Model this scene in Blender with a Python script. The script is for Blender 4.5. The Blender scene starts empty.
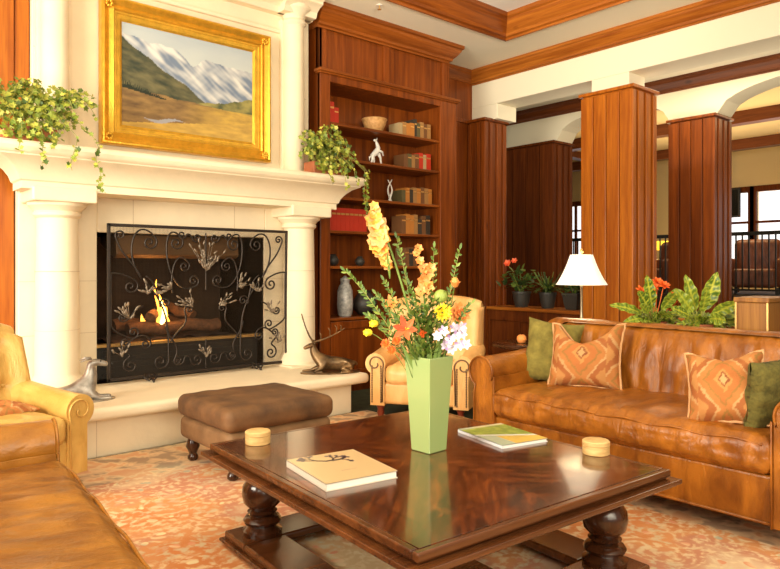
import bpy, bmesh, math, random
from mathutils import Vector, Matrix, noise
from math import pi, sin, cos, radians
random.seed(7)
S = bpy.context.scene
COL = S.collection

# ---------------------------------------------------------------- camera
YAW = math.atan2(775, 670)              # view direction measured from the Y axis
cam_d = bpy.data.cameras.new('camera'); cam = bpy.data.objects.new('camera', cam_d); COL.objects.link(cam)
cam.location = (0, 0, 1.25)
cam.rotation_euler = (radians(90), 0, -(pi/2 - math.atan2(0.75649369, 0.65400099)))
cam_d.sensor_width = 36; cam_d.lens = 36*670/780; cam_d.shift_y = -16.5/780
cam_d.clip_start = 0.05; cam_d.clip_end = 200
S.camera = cam
# ---------------------------------------------------------------- world, lights, exposure
w = bpy.data.worlds.new('world'); S.world = w; w.use_nodes = True
bg = w.node_tree.nodes['Background']; bg.inputs[0].default_value = (1.0, 0.92, 0.74, 1); bg.inputs[1].default_value = 0.34
def area(name, loc, target, sx, sy, power, col):
    d = bpy.data.lights.new(name, 'AREA'); d.shape = 'RECTANGLE'; d.size = sx; d.size_y = sy
    d.energy = power; d.color = col
    o = bpy.data.objects.new(name, d); COL.objects.link(o); o.location = loc
    o.rotation_euler = (Vector(target)-Vector(loc)).to_track_quat('-Z', 'Y').to_euler()
    return o
area('assumed_daylight_left', (-3.2, 2.6, 1.9), (1.8, 4.6, 1.4), 2.6, 2.6, 380, (1, .92, .75))  # unseen area light for assumed daylight from the left, no window built
area('assumed_daylight_behind', (0.6, -3.2, 2.3), (3.2, 3.4, 1.6), 4.0, 2.6, 110, (1, .89, .68))  # area light added behind the camera, daylight there is assumed, no window built
area('ceiling_fill', (.2, -.6, 2.1), (4.2, 3.5, 5.4), 4.0, 2.0, 90, (1, .90, .70))  # added fill with no fixture, lifts the ceiling brightness
sd_ = bpy.data.lights.new('ceiling_fill_spot', 'SPOT'); sd_.energy = 420; sd_.color = (1, .90, .70); sd_.spot_size = radians(62); sd_.spot_blend = .8; sd_.shadow_soft_size = .4  # unseen spot, added to brighten the flat ceiling around the tray
so_ = bpy.data.objects.new('ceiling_fill_spot', sd_); COL.objects.link(so_); so_.location = (2.2, 1.0, 2.6); so_.rotation_euler = (Vector((5.9, 5.0, 4.75))-so_.location).to_track_quat('-Z', 'Y').to_euler()
def point(name, loc, power, col, r=.05):
    d = bpy.data.lights.new(name, 'POINT'); d.energy = power; d.color = col; d.shadow_soft_size = r
    o = bpy.data.objects.new(name, d); COL.objects.link(o); o.location = loc; return o
S.view_settings.view_transform = 'Standard'; S.view_settings.look = 'None'
S.view_settings.gamma = 1; S.view_settings.use_curve_mapping = False
S.view_settings.exposure = 0.50

# ---------------------------------------------------------------- helpers
class MB:
    def __init__(s): s.v = []; s.f = []; s.c = []
    def add(s, vs, fs, col=None):
        n = len(s.v); s.v += [tuple(p) for p in vs]; s.f += [tuple(i+n for i in f) for f in fs]
        s.c += [col or (1, 1, 1)]*len(vs); return s
    def box(s, x0, x1, y0, y1, z0, z1):
        return s.add([(x0,y0,z0),(x1,y0,z0),(x1,y1,z0),(x0,y1,z0),(x0,y0,z1),(x1,y0,z1),(x1,y1,z1),(x0,y1,z1)],
                     [(0,3,2,1),(4,5,6,7),(0,1,5,4),(1,2,6,5),(2,3,7,6),(3,0,4,7)])
    def lathe(s, prof, c=(0,0,0), n=24, sc=(1,1), rot=0):
        vs = []; fs = []
        for (r, z) in prof:
            for i in range(n):
                a = 2*pi*i/n+rot; vs.append((c[0]+r*cos(a)*sc[0], c[1]+r*sin(a)*sc[1], c[2]+z))
        for j in range(len(prof)-1):
            for i in range(n):
                k = (i+1) % n; fs.append((j*n+i, j*n+k, (j+1)*n+k, (j+1)*n+i))
        fs.append(tuple(range(n-1, -1, -1))); fs.append(tuple(range((len(prof)-1)*n, len(prof)*n)))
        return s.add(vs, fs)
    def tube(s, pts, r, n=8, flat=1.0):
        pts = [Vector(p) for p in pts]; m = len(pts)
        rr = r if isinstance(r, (list, tuple)) else [r]*m
        vs = []; fs = []; up = None
        for i, p in enumerate(pts):
            t = (pts[min(i+1, m-1)]-pts[max(i-1, 0)])
            t = t.normalized() if t.length > 1e-9 else Vector((0,0,1))
            if up is None:
                up = Vector((0,0,1)) if abs(t.z) < .9 else Vector((1,0,0))
            a = t.cross(up)
            if a.length < 1e-6: a = t.orthogonal()
            a.normalize(); b = a.cross(t).normalized(); up = b
            for k in range(n):
                q = 2*pi*k/n; vs.append(p+a*cos(q)*rr[i]+b*sin(q)*rr[i]*flat)
        for j in range(m-1):
            for k in range(n):
                l = (k+1) % n; fs.append((j*n+k, j*n+l, (j+1)*n+l, (j+1)*n+k))
        fs.append(tuple(range(n-1, -1, -1))); fs.append(tuple(range((m-1)*n, m*n)))
        return s.add(vs, fs)
    def ball(s, c, r, n=12, col=None, rot=None):
        rx, ry, rz = r if isinstance(r, (list, tuple)) else (r, r, r)
        vs = []; fs = []; m = max(4, n//2)
        for j in range(1, m):
            th = pi*j/m
            for i in range(n):
                a = 2*pi*i/n; p = Vector((rx*sin(th)*cos(a), ry*sin(th)*sin(a), rz*cos(th)))
                vs.append(p)
        vs.append(Vector((0,0,rz))); vs.append(Vector((0,0,-rz)))
        if rot: vs = [rot @ p for p in vs]
        vs = [(p[0]+c[0], p[1]+c[1], p[2]+c[2]) for p in vs]
        for j in range(m-2):
            for i in range(n):
                k = (i+1) % n; fs.append((j*n+i, (j+1)*n+i, (j+1)*n+k, j*n+k))
        T = (m-1)*n
        for i in range(n):
            k = (i+1) % n; fs.append((T, i, k)); fs.append((T+1, (m-2)*n+k, (m-2)*n+i))
        return s.add(vs, fs, col)
    def prism(s, poly, axis, a0, a1):
        """closed 2D outline extruded along an axis; the outline is in the other two axes in order"""
        def P(q, a):
            return {'x': (a, q[0], q[1]), 'y': (q[0], a, q[1]), 'z': (q[0], q[1], a)}[axis]
        n = len(poly)
        vs = [P(q, a0) for q in poly]+[P(q, a1) for q in poly]
        fs = [(i, (i+1) % n, n+(i+1) % n, n+i) for i in range(n)]+[tuple(range(n-1, -1, -1)), tuple(range(n, 2*n))]
        return s.add(vs, fs)
    def grid(s, fn, nu, nv, thick=None, colf=None, closed_u=False):
        n0 = len(s.v); cs = []
        vs = []
        for j in range(nv+1):
            for i in range(nu+1):
                u, v = i/nu, j/nv; vs.append(tuple(fn(u, v)))
                cs.append(colf(u, v) if colf else (1, 1, 1))
        fs = []
        for j in range(nv):
            for i in range(nu):
                a = j*(nu+1)+i; fs.append((a, a+1, a+nu+2, a+nu+1))
        s.add(vs, fs); s.c[n0:] = cs
        return s
    def build(s, name, mat, parent=None, smooth=False, bevel=0, seg=2, sub=0, auto=None, merge=False):
        me = bpy.data.meshes.new(name); me.from_pydata([Vector(p) for p in s.v], [], s.f)
        me.materials.append(mat)
        ca = me.color_attributes.new('Col', 'FLOAT_COLOR', 'POINT')
        flat = []
        for c in s.c: flat += [c[0], c[1], c[2], 1]
        ca.data.foreach_set('color', flat)
        bm = bmesh.new(); bm.from_mesh(me)
        if merge: bmesh.ops.remove_doubles(bm, verts=bm.verts, dist=1e-5)
        bmesh.ops.recalc_face_normals(bm, faces=bm.faces)
        bm.to_mesh(me); bm.free()
        if smooth:
            me.polygons.foreach_set('use_smooth', [True]*len(me.polygons))
            if auto is not None: me.set_sharp_from_angle(angle=radians(auto))
        o = bpy.data.objects.new(name, me); COL.objects.link(o)
        if parent: o.parent = parent
        if bevel:
            m = o.modifiers.new('b', 'BEVEL'); m.width = bevel; m.segments = seg; m.limit_method = 'ANGLE'; m.angle_limit = radians(40)
        if sub:
            m = o.modifiers.new('s', 'SUBSURF'); m.levels = sub; m.render_levels = sub
        return o
def rot2(poly, a, c=(0, 0)):
    return [(c[0]+(p[0]-c[0])*cos(a)-(p[1]-c[1])*sin(a), c[1]+(p[0]-c[0])*sin(a)+(p[1]-c[1])*cos(a)) for p in poly]
def arc(cx, cy, r, a0, a1, n=10):
    return [(cx+r*cos(radians(a0+(a1-a0)*i/n)), cy+r*sin(radians(a0+(a1-a0)*i/n))) for i in range(n+1)]
def thing(name, label, cat, loc=(0,0,0), rz=0, group=None):
    o = bpy.data.objects.new(name, None); COL.objects.link(o); o.location = loc; o.rotation_euler = (0, 0, rz)
    o.empty_display_size = .1; o['label'] = label; o['category'] = cat
    if group: o['group'] = group
    return o
def tag(o, label, cat, group=None, kind=None, loc=None, rz=None):
    o['label'] = label; o['category'] = cat
    if group: o['group'] = group
    if kind: o['kind'] = kind
    if loc is not None: o.location = loc
    if rz is not None: o.rotation_euler = (0, 0, rz)
    return o
def struct(mb, name, mat, **k):
    o = mb.build(name, mat, **k); o['kind'] = 'structure'; return o
def copy_tree(o, label, loc=None, rz=None, group=None):
    r = o.copy(); COL.objects.link(r); r['label'] = label
    if loc is not None: r.location = loc
    if rz is not None: r.rotation_euler = (0, 0, rz)
    if group: r['group'] = group
    for ch in list(o.children):
        c = ch.copy(); COL.objects.link(c); c.parent = r
        for g in list(ch.children):
            d = g.copy(); COL.objects.link(d); d.parent = c
    return r

# ---------------------------------------------------------------- materials
def mat(name, col, rough=.5, metal=0, spec=.5, bump=0, bscale=60, var=0, vscale=4, vstretch=(1,1,1), emit=None, es=0, attr=False, island=None, coat=0, trans=0, sss=0, col2=None):
    m = bpy.data.materials.new(name); m.use_nodes = True; nt = m.node_tree; N = nt.nodes; L = nt.links
    b = N['Principled BSDF']
    b.inputs['Base Color'].default_value = (*col, 1); b.inputs['Roughness'].default_value = rough
    b.inputs['Metallic'].default_value = metal; b.inputs['Specular IOR Level'].default_value = spec
    b.inputs['Coat Weight'].default_value = coat; b.inputs['Coat Roughness'].default_value = .12
    b.inputs['Transmission Weight'].default_value = trans
    if emit: b.inputs['Emission Color'].default_value = (*emit, 1); b.inputs['Emission Strength'].default_value = es
    if sss:
        b.inputs['Subsurface Weight'].default_value = sss; b.inputs['Subsurface Scale'].default_value = .03
    tc = N.new('ShaderNodeTexCoord'); mp = N.new('ShaderNodeMapping'); L.new(tc.outputs['Object'], mp.inputs[0])
    mp.inputs['Scale'].default_value = vstretch
    if attr:
        a = N.new('ShaderNodeVertexColor'); a.layer_name = 'Col'; L.new(a.outputs[0], b.inputs['Base Color'])
    elif var or col2:
        n = N.new('ShaderNodeTexNoise'); n.inputs['Scale'].default_value = vscale; n.inputs['Detail'].default_value = 6
        n.inputs['Roughness'].default_value = .6
        L.new(mp.outputs[0], n.inputs['Vector'])
        r = N.new('ShaderNodeValToRGB'); r.color_ramp.elements[0].position = .3; r.color_ramp.elements[1].position = .7
        c2 = col2 or tuple(min(1, c*(1+var)) for c in col)
        c1 = col if col2 else tuple(c*(1-var) for c in col)
        r.color_ramp.elements[0].color = (*c1, 1); r.color_ramp.elements[1].color = (*c2, 1)
        L.new(n.outputs['Fac'], r.inputs[0]); L.new(r.outputs[0], b.inputs['Base Color'])
    if island:
        g = N.new('ShaderNodeNewGeometry'); r = N.new('ShaderNodeValToRGB')
        el = r.color_ramp.elements; el[0].color = (*island[0], 1); el[1].color = (*island[-1], 1)
        for i, c in enumerate(island[1:-1]):
            e = el.new((i+1)/(len(island)-1)); e.color = (*c, 1)
        L.new(g.outputs['Random Per Island'], r.inputs[0]); L.new(r.outputs[0], b.inputs['Base Color'])
    if bump:
        n2 = N.new('ShaderNodeTexNoise'); n2.inputs['Scale'].default_value = bscale; n2.inputs['Detail'].default_value = 5
        L.new(mp.outputs[0], n2.inputs['Vector'])
        bp = N.new('ShaderNodeBump'); bp.inputs['Strength'].default_value = bump; bp.inputs['Distance'].default_value = .01
        L.new(n2.outputs['Fac'], bp.inputs['Height']); L.new(bp.outputs[0], b.inputs['Normal'])
    return m
def wood(name, c1, c2, rough=.38, axis='z', sc=5, coat=.08):
    st = {'z': (3.2, 3.2, .16), 'x': (.16, 3.2, 3.2), 'y': (3.2, .16, 3.2)}[axis]
    m = mat(name, c1, rough, bump=0, coat=coat, spec=.3); nt = m.node_tree; N = nt.nodes; L = nt.links; b = N['Principled BSDF']
    tc = N.new('ShaderNodeTexCoord'); mp = N.new('ShaderNodeMapping'); mp.inputs['Scale'].default_value = st; L.new(tc.outputs['Object'], mp.inputs[0])
    def nz(s, d, det): 
        n = N.new('ShaderNodeTexNoise'); n.inputs['Scale'].default_value = s; n.inputs['Distortion'].default_value = d; n.inputs['Detail'].default_value = det
        L.new(mp.outputs[0], n.inputs['Vector']); return n.outputs['Fac']
    r = N.new('ShaderNodeValToRGB'); r.color_ramp.elements[0].position = .30; r.color_ramp.elements[1].position = .68
    r.color_ramp.elements[0].color = (*c1, 1); r.color_ramp.elements[1].color = (*c2, 1); L.new(nz(sc, .8, 5), r.inputs[0])
    g = N.new('ShaderNodeValToRGB'); g.color_ramp.elements[0].position = .35; g.color_ramp.elements[1].position = .55
    g.color_ramp.elements[0].color = (.62, .50, .42, 1); g.color_ramp.elements[1].color = (1, 1, 1, 1); L.new(nz(sc*5, .3, 3), g.inputs[0])
    v = N.new('ShaderNodeTexVoronoi'); v.inputs['Scale'].default_value = 1.9; mp2 = N.new('ShaderNodeMapping')
    mp2.inputs['Scale'].default_value = tuple(1.6 if q > 1 else .8 for q in st); L.new(tc.outputs['Object'], mp2.inputs[0]); L.new(mp2.outputs[0], v.inputs['Vector'])
    k = N.new('ShaderNodeValToRGB'); k.color_ramp.elements[0].position = .03; k.color_ramp.elements[1].position = .10
    k.color_ramp.elements[0].color = (.30, .18, .12, 1); k.color_ramp.elements[1].color = (1, 1, 1, 1); L.new(v.outputs['Distance'], k.inputs[0])
    m1 = N.new('ShaderNodeMixRGB'); m1.blend_type = 'MULTIPLY'; m1.inputs[0].default_value = .45; L.new(r.outputs[0], m1.inputs[1]); L.new(g.outputs[0], m1.inputs[2])
    m2 = N.new('ShaderNodeMixRGB'); m2.blend_type = 'MULTIPLY'; m2.inputs[0].default_value = .8; L.new(m1.outputs[0], m2.inputs[1]); L.new(k.outputs[0], m2.inputs[2])
    L.new(m2.outputs[0], b.inputs['Base Color'])
    return m
M = {}
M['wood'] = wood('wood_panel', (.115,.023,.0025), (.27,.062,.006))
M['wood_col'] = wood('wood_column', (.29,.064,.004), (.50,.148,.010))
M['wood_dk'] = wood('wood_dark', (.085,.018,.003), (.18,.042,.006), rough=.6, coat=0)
M['wood_dk'].node_tree.nodes['Principled BSDF'].inputs['Specular IOR Level'].default_value = .12
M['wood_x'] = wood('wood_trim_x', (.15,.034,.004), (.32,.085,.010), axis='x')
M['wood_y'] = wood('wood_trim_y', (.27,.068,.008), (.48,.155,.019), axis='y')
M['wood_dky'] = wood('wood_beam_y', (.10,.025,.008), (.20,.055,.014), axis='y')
M['wood_tab'] = wood('wood_table_edge', (.06,.018,.006), (.15,.050,.014), axis='x', rough=.25, coat=.5)
M['wood_leg'] = wood('wood_table_leg', (.03,.010,.004), (.07,.022,.008), rough=.22, coat=.6)
M['stone'] = mat('limestone', (.84,.715,.51), .75, var=.06, vscale=3, bump=.15, bscale=25)
M['joint'] = mat('stone_joint', (.62,.49,.32), .9)
M['plaster'] = mat('cream_plaster', (.84,.76,.58), .85, bump=.05, bscale=80)
M['ceil'] = mat('ceiling_paint', (.93,.86,.68), .9, bump=.04, bscale=90)
M['tray'] = mat('tray_ceiling_paint', (.93,.91,.84), .9)
M['tan_ceil'] = mat('tan_paint', (.80,.60,.30), .9)
M['gold'] = mat('gilt_frame', (.74,.42,.045), .36, metal=.75, var=.18, vscale=14, bump=.3, bscale=60)
M['attr'] = mat('painted_canvas', (1,1,1), .85, attr=True)
M['iron'] = mat('wrought_iron', (.045,.034,.028), .42, metal=.7, bump=.3, bscale=120)
M['mesh'] = mat('screen_mesh_wire', (.05,.032,.018), .6, metal=.4)
M['ironleaf'] = mat('iron_leaf', (.24,.19,.14), .4, metal=.6)
M['brick'] = mat('fire_brick', (.030,.016,.009), .95, var=.4, vscale=8, bump=.4, bscale=20)
M['brass'] = mat('aged_brass', (.75,.48,.17), .35, metal=.8)
M['black'] = mat('black_metal', (.012,.011,.01), .5)
M['log'] = mat('fire_log_bark', (.12,.05,.02), .9, var=.6, vscale=18, bump=.8, bscale=30)
M['char'] = mat('ember_bed', (.06,.03,.02), .95, bump=.8, bscale=40)
M['flame'] = mat('flame', (1,.45,.05), .6, emit=(1,.42,.05), es=3.2)
M['flame_hot'] = mat('flame_core', (1,.8,.3), .6, emit=(1,.75,.25), es=5)
def leather(name, c1, c2, rough=.36, bump=.25):
    """worn leather: mottled patina, soft creases and fine grain"""
    m = mat(name, c1, rough, spec=.4, coat=.03); nt = m.node_tree; N = nt.nodes; L = nt.links; b = N['Principled BSDF']
    tc = N.new('ShaderNodeTexCoord')
    def nz(sc, det, dist=0, st=(1, 1, 1)):
        mp = N.new('ShaderNodeMapping'); mp.inputs['Scale'].default_value = st; L.new(tc.outputs['Object'], mp.inputs[0])
        n = N.new('ShaderNodeTexNoise'); n.inputs['Scale'].default_value = sc; n.inputs['Detail'].default_value = det; n.inputs['Distortion'].default_value = dist
        L.new(mp.outputs[0], n.inputs['Vector']); return n.outputs['Fac']
    r = N.new('ShaderNodeValToRGB'); e = r.color_ramp.elements; e[0].position = .34; e[1].position = .66
    e[0].color = (*c1, 1); e[1].color = (*c2, 1); L.new(nz(4.5, 8, .6, (2.2, 1, 1)), r.inputs[0]); L.new(r.outputs[0], b.inputs['Base Color'])
    q = N.new('ShaderNodeMath'); q.operation = 'MULTIPLY_ADD'; q.inputs[1].default_value = .25; L.new(nz(60, 3), q.inputs[0]); L.new(nz(7, 4, 1.6, (2.6, 1, .8)), q.inputs[2])
    bp = N.new('ShaderNodeBump'); bp.inputs['Strength'].default_value = bump*2.2; bp.inputs['Distance'].default_value = .012
    L.new(q.outputs[0], bp.inputs['Height']); L.new(bp.outputs[0], b.inputs['Normal'])
    return m
M['lea'] = leather('cognac_leather', (.19,.054,.005), (.42,.142,.014), .36)
M['lea2'] = leather('tan_leather', (.21,.072,.008), (.44,.18,.020), .36)
M['must'] = leather('mustard_leather', (.47,.265,.058), (.66,.41,.115), .38)
M['peach'] = leather('butterscotch_leather', (.70,.36,.11), (.86,.50,.19), .42)
M['nail'] = mat('brass_nailheads', (.20,.12,.06), .4, metal=.6)
M['suede'] = mat('brown_suede', (.06,.026,.009), .7, col2=(.19,.088,.030), vscale=5, bump=.2, bscale=30)
M['suede2'] = mat('brown_suede_side', (.14,.068,.026), .7, col2=(.25,.135,.056), vscale=6, bump=.2, bscale=30)
M['mahog'] = mat('mahogany', (.20,.028,.010), .3, coat=.3)
M['velvet'] = mat('green_velvet', (.125,.10,.014), .9, col2=(.27,.215,.04), vscale=16, bump=.4, bscale=90)
M['velvet2'] = mat('dark_green_velvet', (.07,.060,.009), .9, col2=(.165,.135,.024), vscale=22, bump=.5, bscale=90)
M['ikat'] = mat('ikat_fabric', (1,1,1), .8, attr=True, bump=.25, bscale=120)
M['vase'] = mat('celadon_glaze', (.33,.44,.17), .14, coat=.6)
M['paper'] = mat('book_pages', (.90,.86,.78), .8)
M['bamboo'] = mat('bamboo', (.50,.29,.09), .6, col2=(.78,.52,.22), vscale=14, vstretch=(1,1,6))
M['shade'] = mat('lamp_shade_linen', (.95,.90,.78), .8, emit=(1,.93,.78), es=.3)
M['shade_y'] = mat('yellow_lamp_shade', (.9,.62,.08), .8, emit=(1,.66,.04), es=1.1)
M['pew'] = mat('pewter', (.16,.14,.12), .4, metal=.7, col2=(.52,.47,.41), vscale=12)
M['bronze'] = mat('bronze', (.05,.03,.016), .36, metal=.7, col2=(.30,.18,.08), vscale=9)
M['terra'] = mat('terracotta', (.42,.13,.05), .8, var=.25)
M['ivy'] = mat('ivy_leaves', (.2,.3,.03), .5, island=[(.05,.10,.010),(.16,.22,.02),(.32,.36,.035),(.58,.55,.09)])
M['vine'] = mat('vine_stem', (.30,.30,.07), .6)
M['leafdk'] = mat('dark_leaves', (.05,.1,.02), .5, island=[(.02,.045,.010),(.07,.12,.02),(.20,.26,.04)])
M['sprig'] = mat('sprig_leaves', (.1,.2,.03), .5, island=[(.04,.09,.010),(.12,.20,.025),(.26,.33,.055)])
M['croton'] = mat('croton_leaf', (1,1,1), .35, attr=True)
M['orange_fl'] = mat('orange_petals', (.85,.16,.02), .6, island=[(.75,.10,.015),(.95,.25,.03)])
M['redor'] = mat('red_orange_petals', (.80,.09,.03), .55, island=[(.75,.07,.02),(.92,.20,.06)])
M['glad'] = mat('gladiolus_petals', (.95,.6,.2), .6, island=[(.92,.38,.05),(.94,.52,.10),(.90,.42,.18),(.95,.62,.20)])
M['peachpet'] = mat('peach_petals', (.95,.5,.2), .6, island=[(.88,.38,.12),(.86,.27,.05),(.92,.50,.20)])
M['yell'] = mat('yellow_petals', (.96,.70,.02), .55, island=[(.90,.58,.01),(.98,.80,.06)])
M['lilac'] = mat('lilac_petals', (.7,.6,.8), .6, island=[(.36,.22,.46),(.80,.74,.86),(.95,.90,.92),(.62,.48,.68)])
M['white'] = mat('white_ceramic', (.85,.82,.76), .3)
M['basket'] = mat('wicker', (.42,.20,.06), .6, col2=(.68,.38,.14), vscale=30, bump=.4, bscale=80)
M['darkpot'] = mat('dark_glazed_pot', (.035,.03,.024), .5)
M['carpet'] = mat('dark_green_carpet', (.035,.045,.022), .95, var=.4, vscale=12, bump=.3, bscale=150)
M['copper'] = wood('copper_box', (.22,.085,.018), (.38,.17,.035), rough=.35)
M['tv'] = mat('tv_screen', (.01,.01,.01), .2)
M['pane'] = mat('daylit_pane', (.9,.9,.95), .1, emit=(.93,.95,1), es=.85)
M['glass'] = mat('window_glass', (1,1,1), .02, trans=1)
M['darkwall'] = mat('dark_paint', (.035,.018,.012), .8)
M['cover'] = mat('magazine_cover', (1,1,1), .3, attr=True, coat=.3)

def rug_mat():
    m = bpy.data.materials.new('oriental_rug'); m.use_nodes = True; nt = m.node_tree; N = nt.nodes; L = nt.links
    b = N['Principled BSDF']; b.inputs['Roughness'].default_value = .95; b.inputs['Specular IOR Level'].default_value = .15
    tc = N.new('ShaderNodeTexCoord')
    w_ = N.new('ShaderNodeTexNoise'); w_.inputs['Scale'].default_value = 5; L.new(tc.outputs['Object'], w_.inputs['Vector'])
    ad = N.new('ShaderNodeMixRGB'); ad.blend_type = 'ADD'; ad.inputs[0].default_value = .12
    L.new(tc.outputs['Object'], ad.inputs[1]); L.new(w_.outputs['Color'], ad.inputs[2])
    def nz(sc, off, det=3):
        mp = N.new('ShaderNodeMapping'); mp.inputs['Location'].default_value = (off, off*2, 0); L.new(ad.outputs[0], mp.inputs[0])
        n = N.new('ShaderNodeTexNoise'); n.inputs['Scale'].default_value = sc; n.inputs['Detail'].default_value = det
        L.new(mp.outputs[0], n.inputs['Vector']); return n.outputs['Fac']
    def ramp(src, stops, mode='EASE'):
        r = N.new('ShaderNodeValToRGB'); r.color_ramp.interpolation = mode; el = r.color_ramp.elements
        el[0].position = stops[0][0]; el[0].color = (*stops[0][1], 1); el[1].position = stops[-1][0]; el[1].color = (*stops[-1][1], 1)
        for p, c in stops[1:-1]:
            e = el.new(p); e.color = (*c, 1)
        L.new(src, r.inputs[0]); return r.outputs[0]
    base = ramp(nz(1.3, 3, 6), [(.32, (.70,.50,.27)), (.43, (.64,.24,.08)), (.50, (.70,.32,.13)), (.57, (.60,.27,.16)), (.66, (.72,.52,.33))])
    fl = nz(26, 9, 5)
    mask = ramp(fl, [(.44, (0,0,0)), (.64, (.8,.8,.8))])
    mx = N.new('ShaderNodeMixRGB'); L.new(mask, mx.inputs[0]); L.new(base, mx.inputs[1])
    c2 = ramp(nz(4, 21), [(.35, (.84,.70,.46)), (.5, (.82,.64,.38)), (.62, (.66,.58,.38)), (.7, (.66,.42,.28))])
    L.new(c2, mx.inputs[2])
    vo = N.new('ShaderNodeTexVoronoi'); vo.inputs['Scale'].default_value = 9; L.new(ad.outputs[0], vo.inputs['Vector'])
    rm = ramp(vo.outputs['Distance'], [(.16, (1,1,1)), (.22, (0,0,0))])
    mx2 = N.new('ShaderNodeMixRGB'); L.new(rm, mx2.inputs[0]); L.new(mx.outputs[0], mx2.inputs[1])
    c3 = ramp(nz(2.6, 33), [(.4, (.48,.46,.34)), (.5, (.84,.70,.42)), (.6, (.72,.32,.18))]); L.new(c3, mx2.inputs[2])
    # border band: a grey green field with cream flowers
    sx = N.new('ShaderNodeSeparateXYZ'); L.new(tc.outputs['Object'], sx.inputs[0])
    def edge(sock, half, bw):
        a = N.new('ShaderNodeMath'); a.operation = 'ABSOLUTE'; L.new(sock, a.inputs[0])
        g = N.new('ShaderNodeMath'); g.operation = 'GREATER_THAN'; L.new(a.outputs[0], g.inputs[0]); g.inputs[1].default_value = half-bw
        return g.outputs[0]
    ex = edge(sx.outputs[0], 2.05, .42); ey = edge(sx.outputs[1], 2.75, .58)
    mxx = N.new('ShaderNodeMath'); mxx.operation = 'MAXIMUM'; L.new(ex, mxx.inputs[0]); L.new(ey, mxx.inputs[1])
    bcol = ramp(nz(9, 41, 2), [(.38, (.30,.30,.23)), (.46, (.66,.55,.36)), (.54, (.86,.70,.42)), (.62, (.76,.46,.26))])
    bc2 = N.new('ShaderNodeMixRGB'); bc2.inputs[0].default_value = .35; L.new(bcol, bc2.inputs[1]); L.new(base, bc2.inputs[2])
    mx3 = N.new('ShaderNodeMixRGB'); L.new(mxx.outputs[0], mx3.inputs[0]); L.new(mx2.outputs[0], mx3.inputs[1]); L.new(bc2.outputs[0], mx3.inputs[2])
    L.new(mx3.outputs[0], b.inputs['Base Color'])
    return m
M['rug'] = rug_mat()
def tabletop_mat():
    m = bpy.data.materials.new('table_veneer'); m.use_nodes = True; nt = m.node_tree; N = nt.nodes; L = nt.links
    b = N['Principled BSDF']; b.inputs['Roughness'].default_value = .22; b.inputs['Coat Weight'].default_value = .7; b.inputs['Coat Roughness'].default_value = .08
    tc = N.new('ShaderNodeTexCoord'); sx = N.new('ShaderNodeSeparateXYZ'); L.new(tc.outputs['Object'], sx.inputs[0])
    def mth(op, a, c):
        k = N.new('ShaderNodeMath'); k.operation = op
        for i, q in enumerate((a, c)):
            if q is None: continue
            if isinstance(q, (int, float)): k.inputs[i].default_value = q
            else: L.new(q, k.inputs[i])
        return k.outputs[0]
    ax = mth('ABSOLUTE', sx.outputs[0], None); ay = mth('ABSOLUTE', sx.outputs[1], None)
    # grain runs one way in alternate quarters
    sgn = mth('GREATER_THAN', mth('MULTIPLY', sx.outputs[0], sx.outputs[1]), 0)
    def grain(rz):
        mp = N.new('ShaderNodeMapping'); mp.inputs['Rotation'].default_value = (0, 0, rz); L.new(tc.outputs['Object'], mp.inputs[0])
        mp2 = N.new('ShaderNodeMapping'); mp2.inputs['Scale'].default_value = (1.2, 7, 1); L.new(mp.outputs[0], mp2.inputs[0])
        n = N.new('ShaderNodeTexNoise'); n.inputs['Scale'].default_value = 3; n.inputs['Detail'].default_value = 7; n.inputs['Distortion'].default_value = 1.2
        L.new(mp2.outputs[0], n.inputs['Vector']); return n.outputs['Fac']
    mx = N.new('ShaderNodeMixRGB'); L.new(sgn, mx.inputs[0]); L.new(grain(.78), mx.inputs[1]); L.new(grain(-.78), mx.inputs[2])
    r = N.new('ShaderNodeValToRGB'); el = r.color_ramp.elements
    el[0].position = .35; el[0].color = (.035,.009,.003,1); el[1].position = .70; el[1].color = (.24,.058,.009,1)
    e = el.new(.52); e.color = (.11,.026,.006,1)
    L.new(mx.outputs[0], r.inputs[0])
    # border band
    bx = mth('GREATER_THAN', ax, .50); by = mth('GREATER_THAN', ay, .57); bo = mth('MAXIMUM', bx, by)
    m2 = N.new('ShaderNodeMixRGB'); m2.blend_type = 'MULTIPLY'; L.new(bo, m2.inputs[0]); L.new(r.outputs[0], m2.inputs[1]); m2.inputs[2].default_value = (.8,.72,.65,1)
    # inlay lines on both sides of the band and across the middle
    def near(s, v, w): return mth('LESS_THAN', mth('ABSOLUTE', mth('SUBTRACT', s, v), None), w)
    l1 = mth('MULTIPLY', near(ax, .50, .004), mth('LESS_THAN', ay, .57)); l2 = mth('MULTIPLY', near(ay, .57, .004), mth('LESS_THAN', ax, .50))
    l3 = mth('MULTIPLY', near(sx.outputs[0], 0, .003), mth('LESS_THAN', ay, .57)); l4 = mth('MULTIPLY', near(sx.outputs[1], 0, .003), mth('LESS_THAN', ax, .5))
    li = mth('MAXIMUM', mth('MAXIMUM', l1, l2), mth('MAXIMUM', l3, l4))
    m3 = N.new('ShaderNodeMixRGB'); L.new(mth('MULTIPLY', li, .8), m3.inputs[0]); L.new(m2.outputs[0], m3.inputs[1]); m3.inputs[2].default_value = (.02,.008,.004,1)
    L.new(m3.outputs[0], b.inputs['Base Color'])
    return m
M['veneer'] = tabletop_mat()
# ================================================================ SETTING
CZ = 3.8
struct(MB().box(-6, 16.2, -5, 12.2, -.1, 0), 'floor', M['carpet'])
rug = tag(MB().box(-2.05, 2.05, -2.75, 2.75, .001, .012).build('rug', M['rug']), 'faded orange and cream oriental rug under the coffee table and seats', 'rug', loc=(1.62, 1.8, 0))
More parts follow.
